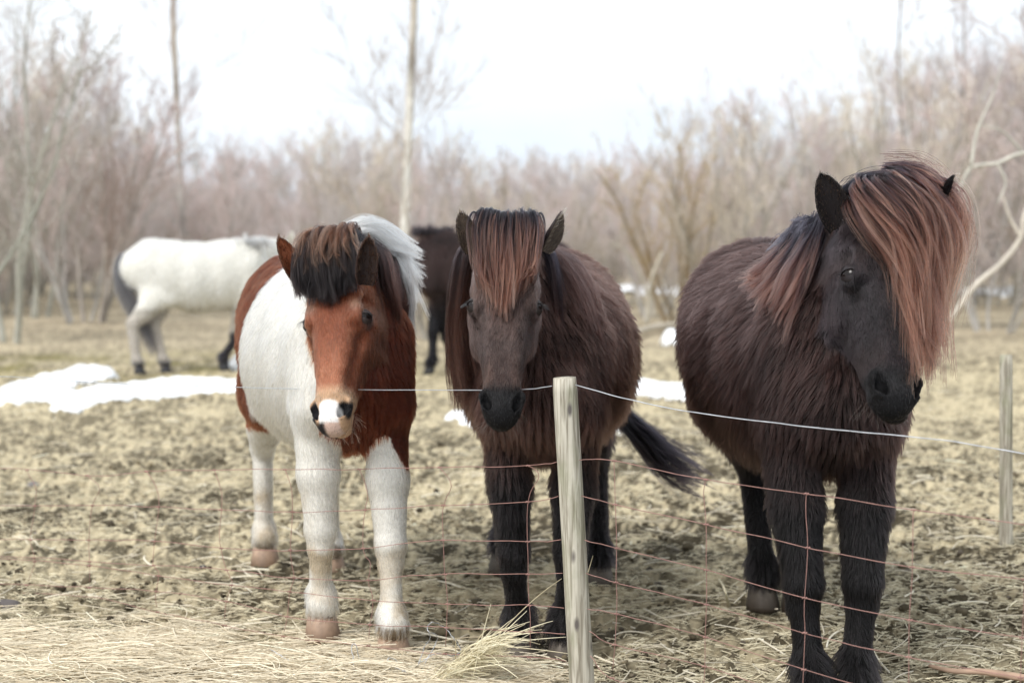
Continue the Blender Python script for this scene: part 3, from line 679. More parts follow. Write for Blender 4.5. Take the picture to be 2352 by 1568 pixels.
# -- brown and white pinto
fe = [foot(742, 1482), foot(905, 1502), foot(610, 1300), foot(762, 1310)]
hsd = np.array([math.cos(R(20)), -math.sin(R(20)), 0]); 
def pinto(p, n, fr, tg):
    b = fr['bodyc'](p); h = fr['headc'](p); N = len(p)
    wob = .06 * (fbm(p * 8, 3, 33) - .5) + .02 * (vn(p * 45, 34) - .5)
    white = np.tile(np.array([.80, .77, .70]), (N, 1)); brown = np.array([.075, .016, .007]) * mix(.8, 1.35, fbm(p * 9, 3, 44))[:, None]
    o = white.copy()
    # chest and neck patch
    arch = .055 * np.cos(np.clip((b[:, 1] - .0) / .085, -9, 9) * math.pi)
    m = (b[:, 0] > .27 + wob) & (b[:, 1] > -.11 + wob + .10 * sstep(.75, .6, b[:, 2])) & (b[:, 2] > .665 - arch * (np.abs(b[:, 1]) < .22) + wob)
    m |= (tg == 'neck') & (b[:, 0] > .36 + wob) & (b[:, 1] > -.12)
    # rump patch on the image-left flank
    m |= (b[:, 1] < -.08) & (b[:, 2] > .60 + wob) & (b[:, 0] < -.33 + .16 * sstep(.8, .98, b[:, 2]) - .04 * sstep(1.12, 1.22, b[:, 2]) + wob)
    o[m] = brown[m]
    # stains on the legs
    st = np.exp(-((b[:, 2] - .30) / .045) ** 2) * .95 + np.exp(-((b[:, 2] - .13) / .05) ** 2) * .8
    st = st * sstep(.36, .60, fbm(p * np.array([13, 13, 9]), 3, 66)) * mix(.5, 1, sstep(-.2, .2, b[:, 0])) + .5 * sstep(.62, .5, b[:, 2]) * sstep(.5, .7, fbm(p * 7, 3, 67)) 
    o = mix(o, np.array([.50, .40, .27]), (np.clip(st, 0, .85) * (b[:, 2] < .62))[:, None])
    o = mix(o, o * np.array([.30, .24, .18]), sstep(.105, .085, b[:, 2] + wob)[:, None])
    hd = np.isin(tg, ['face', 'eyerim', 'muzzle', 'chin'])
    t = h[:, 0]; l = h[:, 1]; d = h[:, 2]
    fc = np.array([.165, .046, .020]) * mix(.85, 1.25, fbm(p * 20, 2, 46))[:, None]
    fc = mix(fc, np.array([.33, .125, .065]), (sstep(.45, .75, t) * sstep(.06, .02, np.abs(l)))[:, None])
    fc = mix(fc, np.array([.10, .035, .018]), (sstep(-.06, -.13, d) * sstep(.85, .6, t))[:, None])
    fc = mix(fc, np.array([.55, .36, .22]), (sstep(.74, .82, t) * .85)[:, None])
    re = np.minimum(np.linalg.norm(h * np.array([.6, 1, 1]) - np.array([.385 * .6, .092, -.05]), axis=1), np.linalg.norm(h * np.array([.6, 1, 1]) - np.array([.385 * .6, -.092, -.05]), axis=1))
    fc = mix(fc, np.array([.035, .025, .022]), (sstep(.040, .024, re) * .9)[:, None])
    wl_ = np.exp(-((t - .32) / .03) ** 2 - ((np.abs(l) - .075) / .02) ** 2); fc = mix(fc, np.array([.30, .19, .13]), (wl_ * .6)[:, None])
    wh = np.exp(-((t - .30) / .035) ** 2 - (l / .014) ** 2); fc = mix(fc, np.array([.02, .012, .01]), wh[:, None])
    rn = np.minimum(np.linalg.norm(h * np.array([.45, 1, 1]) - np.array([.895 * .45, .046, -.03]), axis=1), np.linalg.norm(h * np.array([.45, 1, 1]) - np.array([.895 * .45, -.046, -.03]), axis=1))
    fc = mix(fc, np.array([.012, .011, .013]), sstep(.030, .020, rn + .004 * np.sin(l * 160))[:, None])
    low = np.clip(sstep(.90, .94, t) * sstep(.0, -.02, l) + sstep(-.07, -.09, d) * sstep(.86, .9, t) * sstep(.01, -.01, l), 0, 1)
    snip = sstep(.034, .026, np.abs(l - .002) + .02 * sstep(.87, .82, t) + wob * .12) * sstep(.835, .85, t + wob * .3) * sstep(-.075, -.06, d)
    fc = mix(fc, mix(np.array([.86, .82, .78]), np.array([.62, .44, .36]), sstep(.955, .965, t)[:, None]), snip[:, None]); fc = mix(fc, np.array([.014, .012, .013]), (low * sstep(.945, .965, t + .5 * (d < -.07)) * sstep(-.004, -.014, l + wob * .1))[:, None])
    o = np.where(hd[:, None], fc, o)
    # lips: neck under the head stays brown
    return o
S = dict(feet=fe, poll=P(768, 572, 4.50), nose=P(748, 985, 4.24), hside=hsd, count=150000, color=pinto, hoof=(.33, .23, .165), lid=(.03, .02, .018),
         ears=[(P(684, 640, 4.46), P(640, 548, 4.46), (.35, -.95, .1), .046), (P(838, 655, 4.37), P(846, 545, 4.37), (.20, -.95, .1), .050, (.02, .012, .01))],
         earc=(.02, .008, .005), earin=(.14, .045, .02), tuft=(.06, .03, .018), hscale=1.05, furlen=.75, whisk=(.6, .5, .4), tipmul=1.1, lift=.25, wide=1.0, leg=.97)
hp_, fr = make_horse('horse', 'brown and white pinto horse with a short dark forelock and pink-white nose', S)
H = fr['H']; T = fr['T']
gd = [[H(-.07, l * .7, -.03), H(-.045, l * .9, .035), H(.06, l * 1.05, .062), H(.19, l * 1.12, .052), H(.30 - abs(l) * .6, l * 1.06, .034)] for l in np.linspace(-.085, .082, 9)]
a_ = locks(gd, 60, .008, .007, .0006, (.0035,.003,.0045), (.009,.006,.006), nl=300, wave=.009, rootdark=.2, w0s=.009, lenvar=.14, frizz=.0006)
gd2 = [[H(-.09, l * .7, -.05), H(-.10, l * .9, .015), H(-.03, l * 1.05, .066), H(.07, l * 1.2, .078), H(.14, l * 1.2, .068)] for l in np.linspace(-.075, .078, 9)]
b_ = locks(gd2, 22, .007, .010, .0005, (.010, .005, .005), (.16, .070, .040), nl=130, wave=.017, frizz=.0010, rootdark=.1, w0s=.004)
curves_obj('forelock', *cat3([a_, b_]), MAT['hair'], hp_)
gd = [[P(842 + 12 * i, 566 + 8 * i, 4.60 + .05 * i), P(868 + 11 * i, 590 + 9 * i, 4.54 + .05 * i), P(884 + 9 * i, 670 + 7 * i, 4.53 + .04 * i), P(898 + 5 * i, 740 + 4 * i, 4.56 + .04 * i), P(890 + 5 * i, 792 - 6 * i, 4.58 + .04 * i)] for i in range(6)]
a_ = locks(gd, 60, .010, .010, .0006, (.005, .0035, .0045), (.075, .032, .024), nl=130, wave=.006, rootdark=.25)
gd = [[P(790 + 10 * i, 540 + 4 * i, 4.66 + .08 * i), P(835 + 12 * i, 518 + 10 * i, 4.66 + .08 * i), P(890 + 9 * i, 535 + 22 * i, 4.68 + .07 * i), P(945 + 1 * i, 570 + 26 * i, 4.70 + .06 * i)] for i in range(7)]
b_ = locks(gd, 50, .012, .022, .0006, (.72, .69, .63), (.84, .81, .75), nl=150, wave=.012, frizz=.0009, cvar=.45, lenvar=.35)
gd = [[P(880 + 6 * i, 560 + 14 * i, 4.75 + .06 * i), P(915 + 3 * i, 600 + 20 * i, 4.72 + .06 * i), P(935, 650 + 24 * i, 4.74), P(938, 690 + 24 * i, 4.76)] for i in range(5)]
c_ = locks(gd, 40, .010, .014, .0006, (.70, .66, .60), (.82, .78, .71), nl=90, wave=.005, cvar=.1)
m_ = curves_obj('mane', *cat3([a_, b_, c_]), MAT['hair'], hp_)

# -- dark brown horse in the middle
fe = [foot(1192, 1488), foot(1296, 1492), foot(1155, 1318), foot(1376, 1338)]
S = dict(feet=fe, poll=P(1165, 528, 4.24), nose=P(1152, 968, 3.97), hside=np.array([1, 0.03, 0]), count=170000,
         color=col_dark((.0155, .0074, .0057), (.003,.0024,.0026), (.034, .021, .018), (.004, .0035, .004)), hoof=(.13, .11, .09), lid=(.02, .015, .014),
         ears=[(P(1086, 580, 4.22), P(1056, 489, 4.22), (.10, -.98, .1), .046), (P(1244, 575, 4.24), P(1285, 487, 4.26), (.75, -.45, .1), .050)],
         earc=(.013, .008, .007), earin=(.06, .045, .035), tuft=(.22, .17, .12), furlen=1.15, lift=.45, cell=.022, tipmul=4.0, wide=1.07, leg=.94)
hm_, fr = make_horse('horse', 'dark brown horse facing the camera directly behind the leaning fence post', S)
H = fr['H']; T = fr['T']
gd = [[H(-.09, l * .8, -.04), H(-.055, l * 1.0, .030), H(.05, l * 1.15, .052), H(.18, l * 1.05, .046), H(.30 - abs(l + .01) * .4, l * .95, .036), H(.47 - abs(l + .01) * 2.2, l * .66, .022)] for l in np.linspace(-.085, .08, 11)]
a_ = locks(gd, 18, .008, .010, .0006, (.006, .006, .010), (.19, .080, .052), nl=430, wave=.009, rootdark=.45, cvar=1.3, w0s=.0036, lenvar=.3, frizz=.0003)
curves_obj('forelock', *a_, MAT['hair'], hm_)
gd = [[P(1092 - 3 * i, 545 + 14 * i, 4.34 + .03 * i), P(1070 - 2 * i, 590 + 14 * i, 4.33 + .03 * i), P(1054, 680 + 12 * i, 4.36 + .03 * i), P(1048 + 1 * i, 760 + 20 * i, 4.40 + .03 * i), P(1058 + 3 * i, 860 + 22 * i, 4.42 + .03 * i)] for i in range(5)]
a_ = locks(gd, 40, .010, .012, .00055, (.010, .007, .008), (.085, .040, .030), nl=90, wave=.008, frizz=.0006, rootdark=.3)
gd = [[P(1235 + 8 * i, 545 + 10 * i, 4.36 + .05 * i), P(1262 + 6 * i, 600 + 10 * i, 4.33 + .05 * i), P(1276 + 5 * i, 680 + 10 * i, 4.33 + .05 * i), P(1276 + 4 * i, 760 + 8 * i, 4.36 + .05 * i), P(1262 + 2 * i, 850 - 6 * i, 4.38 + .05 * i)] for i in range(6)]
b_ = locks(gd, 45, .009, .012, .0006, (.007, .006, .009), (.065, .032, .028), nl=110, wave=.007, frizz=.0004, rootdark=.5)
gd = [[T(.55 - .07 * i, -.01, 1.27), T(.54 - .07 * i, .04, 1.29), T(.53 - .07 * i, .10, 1.25), T(.52 - .07 * i, .15, 1.16), T(.52 - .07 * i, .18, 1.06)] for i in range(5)]
c_ = locks(gd, 40, .012, .016, .0006, (.010, .007, .007), (.07, .032, .026), nl=60, wave=.008, rootdark=.3)
curves_obj('mane', *cat3([a_, b_, c_]), MAT['hair'], hm_)
gd = [[P(1385, 905 + 3 * i, 5.98), P(1428, 945 + 7 * i, 5.85), P(1480, 992 + 10 * i, 5.75), P(1545 - 5 * i, 1045 + 12 * i, 5.7), P(1618 - 11 * i, 1078 + 12 * i, 5.66)] for i in range(5)]
a_ = locks(gd, 22, .012, .024, .0008, (.004,.004,.006), (.012,.009,.011), nl=90, wave=.018, rootdark=.3, lenvar=.3, w0s=.006)
curves_obj('tail', *a_, MAT['hair'], hm_)

# -- black-brown horse on the right
fe = [foot(1868, 1640), foot(1968, 1632), foot(1752, 1408), foot(1832, 1412)]
S = dict(feet=fe, dir=np.array([.03, -1, 0]), origin=(.92, 4.56, 0), poll=P(2035, 445, 3.98), nose=P(2078, 938, 3.68), hside=np.array([math.cos(R(17)), math.sin(R(17)), .03]), count=180000,
         color=col_dark((.0088, .0044, .0038), (.003, .0024, .0026), (.010, .0075, .0085), (.004, .0035, .004)), hoof=(.09, .075, .06), lid=(.018, .013, .014),
         ears=[(P(1928, 525, 4.0), P(1884, 398, 3.98), (-.10, -.98, .1), .070), (P(2120, 475, 3.97), P(2184, 402, 3.84), (.7, -.5, .1), .055)],
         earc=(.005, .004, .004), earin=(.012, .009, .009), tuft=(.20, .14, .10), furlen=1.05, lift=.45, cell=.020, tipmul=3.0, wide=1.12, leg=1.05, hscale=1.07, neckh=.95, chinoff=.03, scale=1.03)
hr_, fr = make_horse('horse', 'black-brown horse on the right with a long windblown copper forelock', S)
H = fr['H']; T = fr['T']
def PL(l): return [P(*q) for q in l]
gd = [PL([(1985, 440, 4.02), (1955, 455, 3.94), (1985, 525, 3.88), (2044, 600, 3.84), (2088, 690, 3.79), (2116, 780, 3.75)]),
      PL([(2000, 425, 4.02), (1980, 442, 3.92), (2030, 510, 3.86), (2086, 590, 3.82), (2108, 700, 3.78), (2122, 815, 3.74)]),
      PL([(2020, 418, 4.02), (2015, 430, 3.91), (2075, 495, 3.84), (2122, 590, 3.81), (2126, 710, 3.78), (2126, 835, 3.74)]),
      PL([(2040, 414, 4.02), (2060, 420, 3.90), (2122, 485, 3.84), (2152, 590, 3.82), (2138, 700, 3.80), (2124, 840, 3.77)]),
      PL([(2050, 410, 4.03), (2100, 415, 3.92), (2160, 468, 3.86), (2186, 560, 3.85), (2142, 680, 3.83), (2116, 800, 3.80)]),
      PL([(2040, 408, 4.05), (2115, 408, 3.96), (2182, 442, 3.90), (2212, 520, 3.88), (2172, 620, 3.88), (2128, 710, 3.86)])]
a_ = locks(gd, 20, .013, .026, .00065, (.010, .006, .009), (.20, .080, .050), nl=380, wave=.020, rootdark=.22, cvar=1.5, w0s=.0045, lenvar=.32, frizz=.0007)
gd = [PL([(2030, 405, 4.06), (2110, 402, 4.0), (2185, 418, 3.95), (2222, 480, 3.92), (2226, 560, 3.92), (2196, 640, 3.9)]),
      PL([(2030, 392, 4.04), (2120, 400, 3.96), (2195, 480, 3.92), (2205, 600, 3.90), (2160, 720, 3.88), (2120, 860, 3.86)])]
b_ = locks(gd, 9, .022, .030, .0005, (.03, .015, .012), (.2, .10, .07), nl=30, wave=.018, frizz=.0012, rootdark=.1)
gd = [PL([(1935 + 15 * i, 455 - 6 * i, 4.06), (1960 + 22 * i, 425 - 3 * i, 4.0), (2040 + 20 * i, 418, 3.95), (2105 + 12 * i, 455, 3.92), (2140, 530, 3.9)]) for i in range(4)]
c_ = locks(gd, 40, .008, .012, .0006, (.004,.004,.006), (.05,.024,.02), nl=70, wave=.006, rootdark=.5)
curves_obj('forelock', *cat3([a_, b_, c_]), MAT['hair'], hr_)
gd = [PL([(1895 - 14 * i, 505 + 6 * i, 4.10 + .05 * i), (1875 - 14 * i, 550 + 5 * i, 4.06 + .05 * i), (1850 - 18 * i, 615, 4.02 + .05 * i), (1825 - 24 * i, 680 - 10 * i, 4.0 + .05 * i), (1795 - 22 * i, 745 - 26 * i, 4.0 + .05 * i)]) for i in range(5)]
a_ = locks(gd, 45, .009, .012, .00065, (.007, .006, .009), (.13, .058, .043), nl=120, wave=.010, frizz=.0004, rootdark=.55)
gd = [PL([(1890 - 16 * i, 520 + 8 * i, 4.14 + .06 * i), (1868 - 18 * i, 512 + 10 * i, 4.12 + .06 * i), (1846 - 20 * i, 530 + 12 * i, 4.10 + .06 * i)]) for i in range(5)]
b_ = locks(gd, 24, .010, .012, .0006, (.012, .012, .016), (.04, .035, .045), nl=50, wave=.004)
curves_obj('mane', *cat3([a_, b_]), MAT['hair'], hr_)

# -- pale horse grazing the background on the left
def far_horse(label, feet, dirv, poll, nose, colf, count, hoof, tailg, tailc, earc, maneg, manec, extra={}):
    S = dict(feet=feet, dir=dirv, poll=poll, nose=nose, hside=np.cross(UP, dirv), count=count, color=colf, hoof=hoof, lid=(.02, .02, .02), grid=.017,
             ears=[(poll + np.array([0, -.05, 0]), poll + np.array([.02, -.07, .12]), nrm(dirv + [0, -.6, 0]), .045), (poll + np.array([0, .05, 0]), poll + np.array([.02, .07, .12]), nrm(dirv + [0, .6, 0]), .045)],
             earc=earc, earin=earc, tuft=earc, hrad=.0014, cell=.04, furlen=.9, **extra)
    r, fr = make_horse('horse', label, S)
    curves_obj('tail', *locks(tailg(fr), 30, .014, .02, .0014, tailc[0], tailc[1], nl=60, wave=.01), MAT['hair'], r)
    curves_obj('mane', *locks(maneg(fr), 24, .012, .03, .0014, manec[0], manec[1], nl=90, wave=.008), MAT['hair'], r)
    return r, fr
def whitec(p, n, fr, tg):
    b = fr['bodyc'](p); o = np.tile(np.array([.80, .78, .71]), (len(p), 1)) * mix(.92, 1.08, fbm(p * 4, 2, 3))[:, None]
    lw = sstep(.74, .5, b[:, 2]); o = mix(o, np.array([.36, .31, .26]), lw[:, None] * .8)
    o = mix(o, np.array([.03, .028, .035]), (sstep(.42, .36, b[:, 2]) * sstep(.10, .16, b[:, 2]) * (b[:, 0] > 0) + sstep(.16, .10, b[:, 2])).clip(0, 1)[:, None])
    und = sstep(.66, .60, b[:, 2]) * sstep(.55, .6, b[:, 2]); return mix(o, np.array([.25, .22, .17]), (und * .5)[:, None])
ff = [foot(516, 852), foot(575, 846), foot(322, 862), foot(382, 858)]
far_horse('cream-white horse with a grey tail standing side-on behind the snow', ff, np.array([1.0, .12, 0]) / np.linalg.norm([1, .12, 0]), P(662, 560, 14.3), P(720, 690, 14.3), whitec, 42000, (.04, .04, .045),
          lambda fr: [[fr['T'](-.78, -.02, 1.12), fr['T'](-.84, -.02, 1.0), fr['T'](-.80, -.06, .75), fr['T'](-.62 + .03 * i, -.12, .42), fr['T'](-.52 + .03 * i, -.14, .22)] for i in range(3)], ((.10, .10, .11), (.12, .11, .11)), (.6, .57, .5),
          lambda fr: [[fr['T'](.25 + .09 * i, 0, 1.22), fr['T'](.25 + .09 * i, -.02, 1.27), fr['T'](.28 + .09 * i, -.08, 1.28), fr['T'](.29 + .09 * i, -.13, 1.24)] for i in range(5)], ((.45, .44, .43), (.62, .60, .56)), dict(arch=.03))
ff = [foot(986, 866), foot(1040, 858), foot(1235, 862), foot(1275, 856)]
far_horse('dark brown horse standing in the background between the pinto and the middle horse', ff, np.array([-1.0, .05, 0]) / np.linalg.norm([1, .05, 0]), P(860, 600, 13.7), P(800, 720, 13.6),
          col_dark((.020, .011, .010), (.004, .0035, .005), (.01, .007, .007), (.004, .004, .004)), 36000, (.03, .03, .03),
          lambda fr: [[fr['T'](-.78, 0, 1.10), fr['T'](-.86, 0, .9), fr['T'](-.84, 0, .5 - .05 * i)] for i in range(3)], ((.012, .012, .014), (.03, .02, .02)), (.02, .015, .015),
          lambda fr: [[fr['T'](.25 + .09 * i, 0, 1.27), fr['T'](.25 + .09 * i, -.06, 1.32), fr['T'](.27 + .09 * i, -.13, 1.22)] for i in range(5)], ((.015, .012, .014), (.04, .025, .025)), dict(arch=.0, scale=1.06))
# ------------------------------------------------------------------ fence along the paddock
def fY(px): return 4.105 / (1 + .62 * (px - 1176) / 3267)
def wood_post(bot, top, r, name='fence_post', parent=None, tone=1.0, notch=True):
    n, K = 28, 26; bot, top = np.asarray(bot, float), np.asarray(top, float); ax = nrm(top - bot); a = nrm(np.cross(ax, [0, 1, 0])); b = np.cross(ax, a)
    V, C = [], []
    sd = rng.integers(0, 999)
    for i in range(K + 1):
        t = i / K; c = bot + (top - bot) * t; rr = r * (1 + .05 * (1 - t))
        if i == K: rr *= .93
        for j in range(n):
            th = 2 * math.pi * j / n; d = a * math.cos(th) + b * math.sin(th)
            q = np.array([[math.cos(th) * 1.5, math.sin(th) * 1.5, t * 3.0 + sd]]); g = np.array([[math.cos(th) * 7, math.sin(th) * 7, t * 4.0 + sd]])
            rr2 = rr * (1 + .05 * (vn(q, 3)[0] - .5) + .022 * (vn(g, 4)[0] - .5)); V.append(c + d * rr2)
    o = len(V); V.append(top + ax * .002); F = []
    for i in range(K):
        for j in range(n): F.append((i * n + j, i * n + (j + 1) % n, (i + 1) * n + (j + 1) % n, (i + 1) * n + j))
    for j in range(n): F.append((K * n + j, K * n + (j + 1) % n, o))
    return V, F
def post_mat():
    m, n, l, b = M('weathered_post_wood'); b.inputs['Roughness'].default_value = .85; b.inputs['Specular IOR Level'].default_value = .15
    tc = n.new('ShaderNodeTexCoord'); mp = n.new('ShaderNodeMapping'); mp.inputs['Scale'].default_value = (60, 60, 3.2); l.new(tc.outputs['Object'], mp.inputs[0])
    w = n.new('ShaderNodeTexNoise'); w.inputs['Scale'].default_value = 1.6; w.inputs['Detail'].default_value = 7; w.inputs['Distortion'].default_value = .8; l.new(mp.outputs[0], w.inputs[0])
    r = n.new('ShaderNodeValToRGB'); e = r.color_ramp.elements; e[0].position = .36; e[0].color = (.22, .195, .15, 1); e[1].position = .60; e[1].color = (.50, .465, .385, 1)
    l.new(w.outputs[0], r.inputs[0])
    mp2 = n.new('ShaderNodeMapping'); mp2.inputs['Scale'].default_value = (22, 22, 9); l.new(tc.outputs['Object'], mp2.inputs[0])
    k = n.new('ShaderNodeTexNoise'); k.inputs['Scale'].default_value = 1; k.inputs['Detail'].default_value = 3; l.new(mp2.outputs[0], k.inputs[0])
    r2 = n.new('ShaderNodeValToRGB'); e = r2.color_ramp.elements; e[0].position = .5; e[0].color = (0, 0, 0, 1); e[1].position = .75; e[1].color = (1, 1, 1, 1); l.new(k.outputs[0], r2.inputs[0])
    mx = n.new('ShaderNodeMix'); mx.data_type = 'RGBA'; l.new(r.outputs[0], mx.inputs[6]); mx.inputs[7].default_value = (.20, .21, .12, 1)
    mm = n.new('ShaderNodeMath'); mm.operation = 'MULTIPLY'; mm.inputs[1].default_value = .6; l.new(r2.outputs[0], mm.inputs[0]); l.new(mm.outputs[0], mx.inputs[0])
    v = n.new('ShaderNodeTexVoronoi'); v.inputs['Scale'].default_value = 1; mp3 = n.new('ShaderNodeMapping'); mp3.inputs['Scale'].default_value = (16, 16, 6); l.new(tc.outputs['Object'], mp3.inputs[0]); l.new(mp3.outputs[0], v.inputs[0])
    r3 = n.new('ShaderNodeValToRGB'); e = r3.color_ramp.elements; e[0].position = .06; e[0].color = (1, 1, 1, 1); e[1].position = .16; e[1].color = (0, 0, 0, 1); l.new(v.outputs['Distance'], r3.inputs[0])
    m2 = n.new('ShaderNodeMix'); m2.data_type = 'RGBA'; l.new(r3.outputs[0], m2.inputs[0]); l.new(mx.outputs[2], m2.inputs[6]); m2.inputs[7].default_value = (.12, .105, .095, 1)
    l.new(m2.outputs[2], b.inputs['Base Color'])
    bp = n.new('ShaderNodeBump'); bp.inputs['Strength'].default_value = .6; bp.inputs['Distance'].default_value = .003; l.new(w.outputs[0], bp.inputs['Height']); l.new(bp.outputs[0], b.inputs['Normal'])
    return m
MAT['post'] = post_mat()
YP = fY(1315)
fence = thing('wire_fence', 'rusty wire mesh fence on a leaning wooden post in front of the horses', 'fence', (P(1340, 1600, YP)[0], YP, 0))
v, f = wood_post(P(1341, 1640, YP), P(1297, 867, YP), .0345); o = mesh_obj('fence_post', v, f, MAT['post'], fence)
MAT['cut'] = flat_mat('post_end_grain', (.50, .42, .31), .85, .15, 0, 40, .2)
def wire(name, px, r, mat, off=0, jit=.0015, sides=5, n=None):
    pts = np.array([P(x, y, fY(x) + off) for x, y in px]); n = n or max(8, len(px) * 8)
    q = spline(pts, n); q += rng.normal(0, jit, q.shape) * np.array([1, .6, 1]); q = spline(q[::2], n) if n > 12 else q
    v, f = tube(q, r, sides); return mesh_obj(name, v, f, mat, fence)
off = .038
wire('top_wire', [(-420, 856), (0, 864), (250, 880), (500, 888), (700, 893), (850, 895), (1100, 896), (1215, 893), (1274, 885)], .0013, MAT['galv'], off=-.02, jit=.0004)
wire('top_wire', [(1322, 884), (1440, 916), (1600, 948), (1805, 974), (1945, 989), (2160, 1010), (2352, 1042), (2600, 1090)], .0014, MAT['galv'], off=-.02, jit=.0004)
# line wires: y at x = -400, 0, 220, 340, 500, 658, 830, 1015, 1213, 1275 | 1335, 1412, 1620, 1850, 2095, 2352, 2600
Lw = [(1085, 1075, 1093, 1082, 1079, 1078, 1077, 1073, 1069, 1060), (1170, 1162, 1160, 1163, 1170, 1175, 1171, 1160, 1152, 1138), (1250, 1239, 1240, 1241, 1258, 1263, 1259, 1240, 1243, 1239),
      (1270, 1276, 1290, 1297, 1306, 1325, 1333, 1318, 1318, 1314), (1270, 1283, 1300, 1318, 1340, 1357, 1376, 1386, 1389, 1399), (1335, 1341, 1350, 1355, 1375, 1415, 1433, 1440, 1449, 1455), (1355, 1361, 1372, 1400, 1432, 1462, 1480, 1500, 1508, 1517)]
Rw = [(1055, 1058, 1101, 1133, 1170, 1204, 1240), (1138, 1158, 1203, 1256, 1302, 1330, 1370), (1240, 1257, 1308, 1373, 1424, 1464, 1510), (1315, 1336, 1387, 1453, 1510, 1556, 1610),
      (1398, 1408, 1462, 1538, 1600, 1650, 1710), (1448, 1480, 1530, 1610, 1690, 1760, 1830), (1505, 1560, 1610, 1700, 1790, 1870, 1950)]
LX = (-400, 0, 220, 340, 500, 658, 830, 1015, 1213, 1276); RX = (1336, 1412, 1620, 1850, 2095, 2352, 2600)
xp = lambda y: 1297 + 44 * (y - 867) / 773
for ys in Lw: wire('line_wire', list(zip(LX[:-1] + (xp(ys[-1]) - 22,), ys)), .0011, MAT['rust'], off=-.015, jit=.0012)
for ys in Rw: wire('line_wire', list(zip((xp(ys[0]) + 23,) + RX[1:], ys)), .0011, MAT['rust'], off=-.015, jit=.0008)
def stay(cols, i0=0):
    wire('stay_wire', cols, .0010, MAT['rust'], off=-.019, jit=.0008, n=26)
STAYS = [[(62, 1085), (82, 1120), (80, 1165), (70, 1240), (80, 1290), (60, 1345)], [(200, 1092), (228, 1120), (212, 1162), (204, 1239), (206, 1290), (205, 1352)],
           [(335, 1080), (366, 1142), (355, 1241), (352, 1297), (365, 1318), (358, 1365), (362, 1402)], [(492, 1079), (510, 1140), (504, 1238), (520, 1306), (532, 1340), (520, 1378), (516, 1435)],
           [(655, 1078), (668, 1120), (672, 1175), (666, 1263), (676, 1325), (665, 1357), (660, 1415), (650, 1462)], [(825, 1076), (845, 1130), (838, 1171), (834, 1259), (852, 1295), (845, 1333), (858, 1376), (850, 1433), (846, 1482)],
           [(1010, 1073), (1038, 1114), (1018, 1160), (1017, 1240), (1022, 1318), (1028, 1386), (1026, 1440), (1022, 1502)], [(1212, 1068), (1238, 1088), (1225, 1120), (1212, 1152), (1212, 1243), (1213, 1318), (1216, 1389), (1218, 1449), (1216, 1508)],
           [(1411, 1058), (1412, 1110), (1413, 1158), (1417, 1257), (1415, 1336), (1416, 1408), (1411, 1480), (1406, 1560)], [(1622, 1098), (1616, 1130), (1622, 1203), (1622, 1308), (1622, 1387), (1620, 1462), (1618, 1530), (1612, 1610)],
           [(1852, 1131), (1851, 1180), (1855, 1256), (1848, 1373), (1848, 1453), (1846, 1538), (1842, 1610), (1838, 1700)], [(2098, 1168), (2097, 1230), (2095, 1302), (2090, 1424), (2086, 1510), (2086, 1600), (2084, 1690), (2080, 1790)],
           [(2362, 1206), (2358, 1270), (2354, 1330), (2348, 1464), (2344, 1556), (2342, 1650), (2340, 1760), (2338, 1870)]]
for st in STAYS: stay(st)
# knots where the stays cross the line wires
kv = []
for st in STAYS:
    sx, sy = np.array([q[0] for q in st]), np.array([q[1] for q in st])
    for X_, Ws in ((LX, Lw), (RX, Rw)):
        for ys in Ws:
            for _ in range(1):
                xs = float(sx.mean())
                if (X_ is LX) != (xs < 1300): continue
                for _k in range(3): yy_ = float(np.interp(xs, X_, ys)); xs = float(np.interp(yy_, sy, sx))
                if not (sy[0] - 12 < yy_ < sy[-1] + 12): continue
                c_ = P(xs, yy_, fY(xs) - .018); kv.append(tube(spline([c_ + [-.006, 0, -.002], c_ + [-.002, -.002, .002], c_ + [.002, -.001, -.002], c_ + [.006, 0, .002]], 7), .0021, 5))
v, f = joinvf(kv); o = mesh_obj('wire_knots', v, f, MAT['rust'], fence); o['kind'] = 'stuff'
# far posts
def lone_post(label, b, t, r):
    o_ = np.array([b[0], b[1], 0]); v, f = wood_post(np.array(b) - [0, 0, .15], t, r); o = mesh_obj('wooden_post', v, f, MAT['post'], origin=o_); return tag(o, label, 'post')
g = G(2313, 1268); lone_post('thin grey wooden post standing behind the fence at the right edge', g, P(2311, 815, g[1]), .0265)
g = G(2338, 690); lone_post('blurred pale post in the distance at the far right edge', g, P(2334, 600, g[1]), .07)
g = G(1410, 668); lone_post('short pale post in the distance beside the far snow strip', g, P(1408, 590, g[1]), .07)

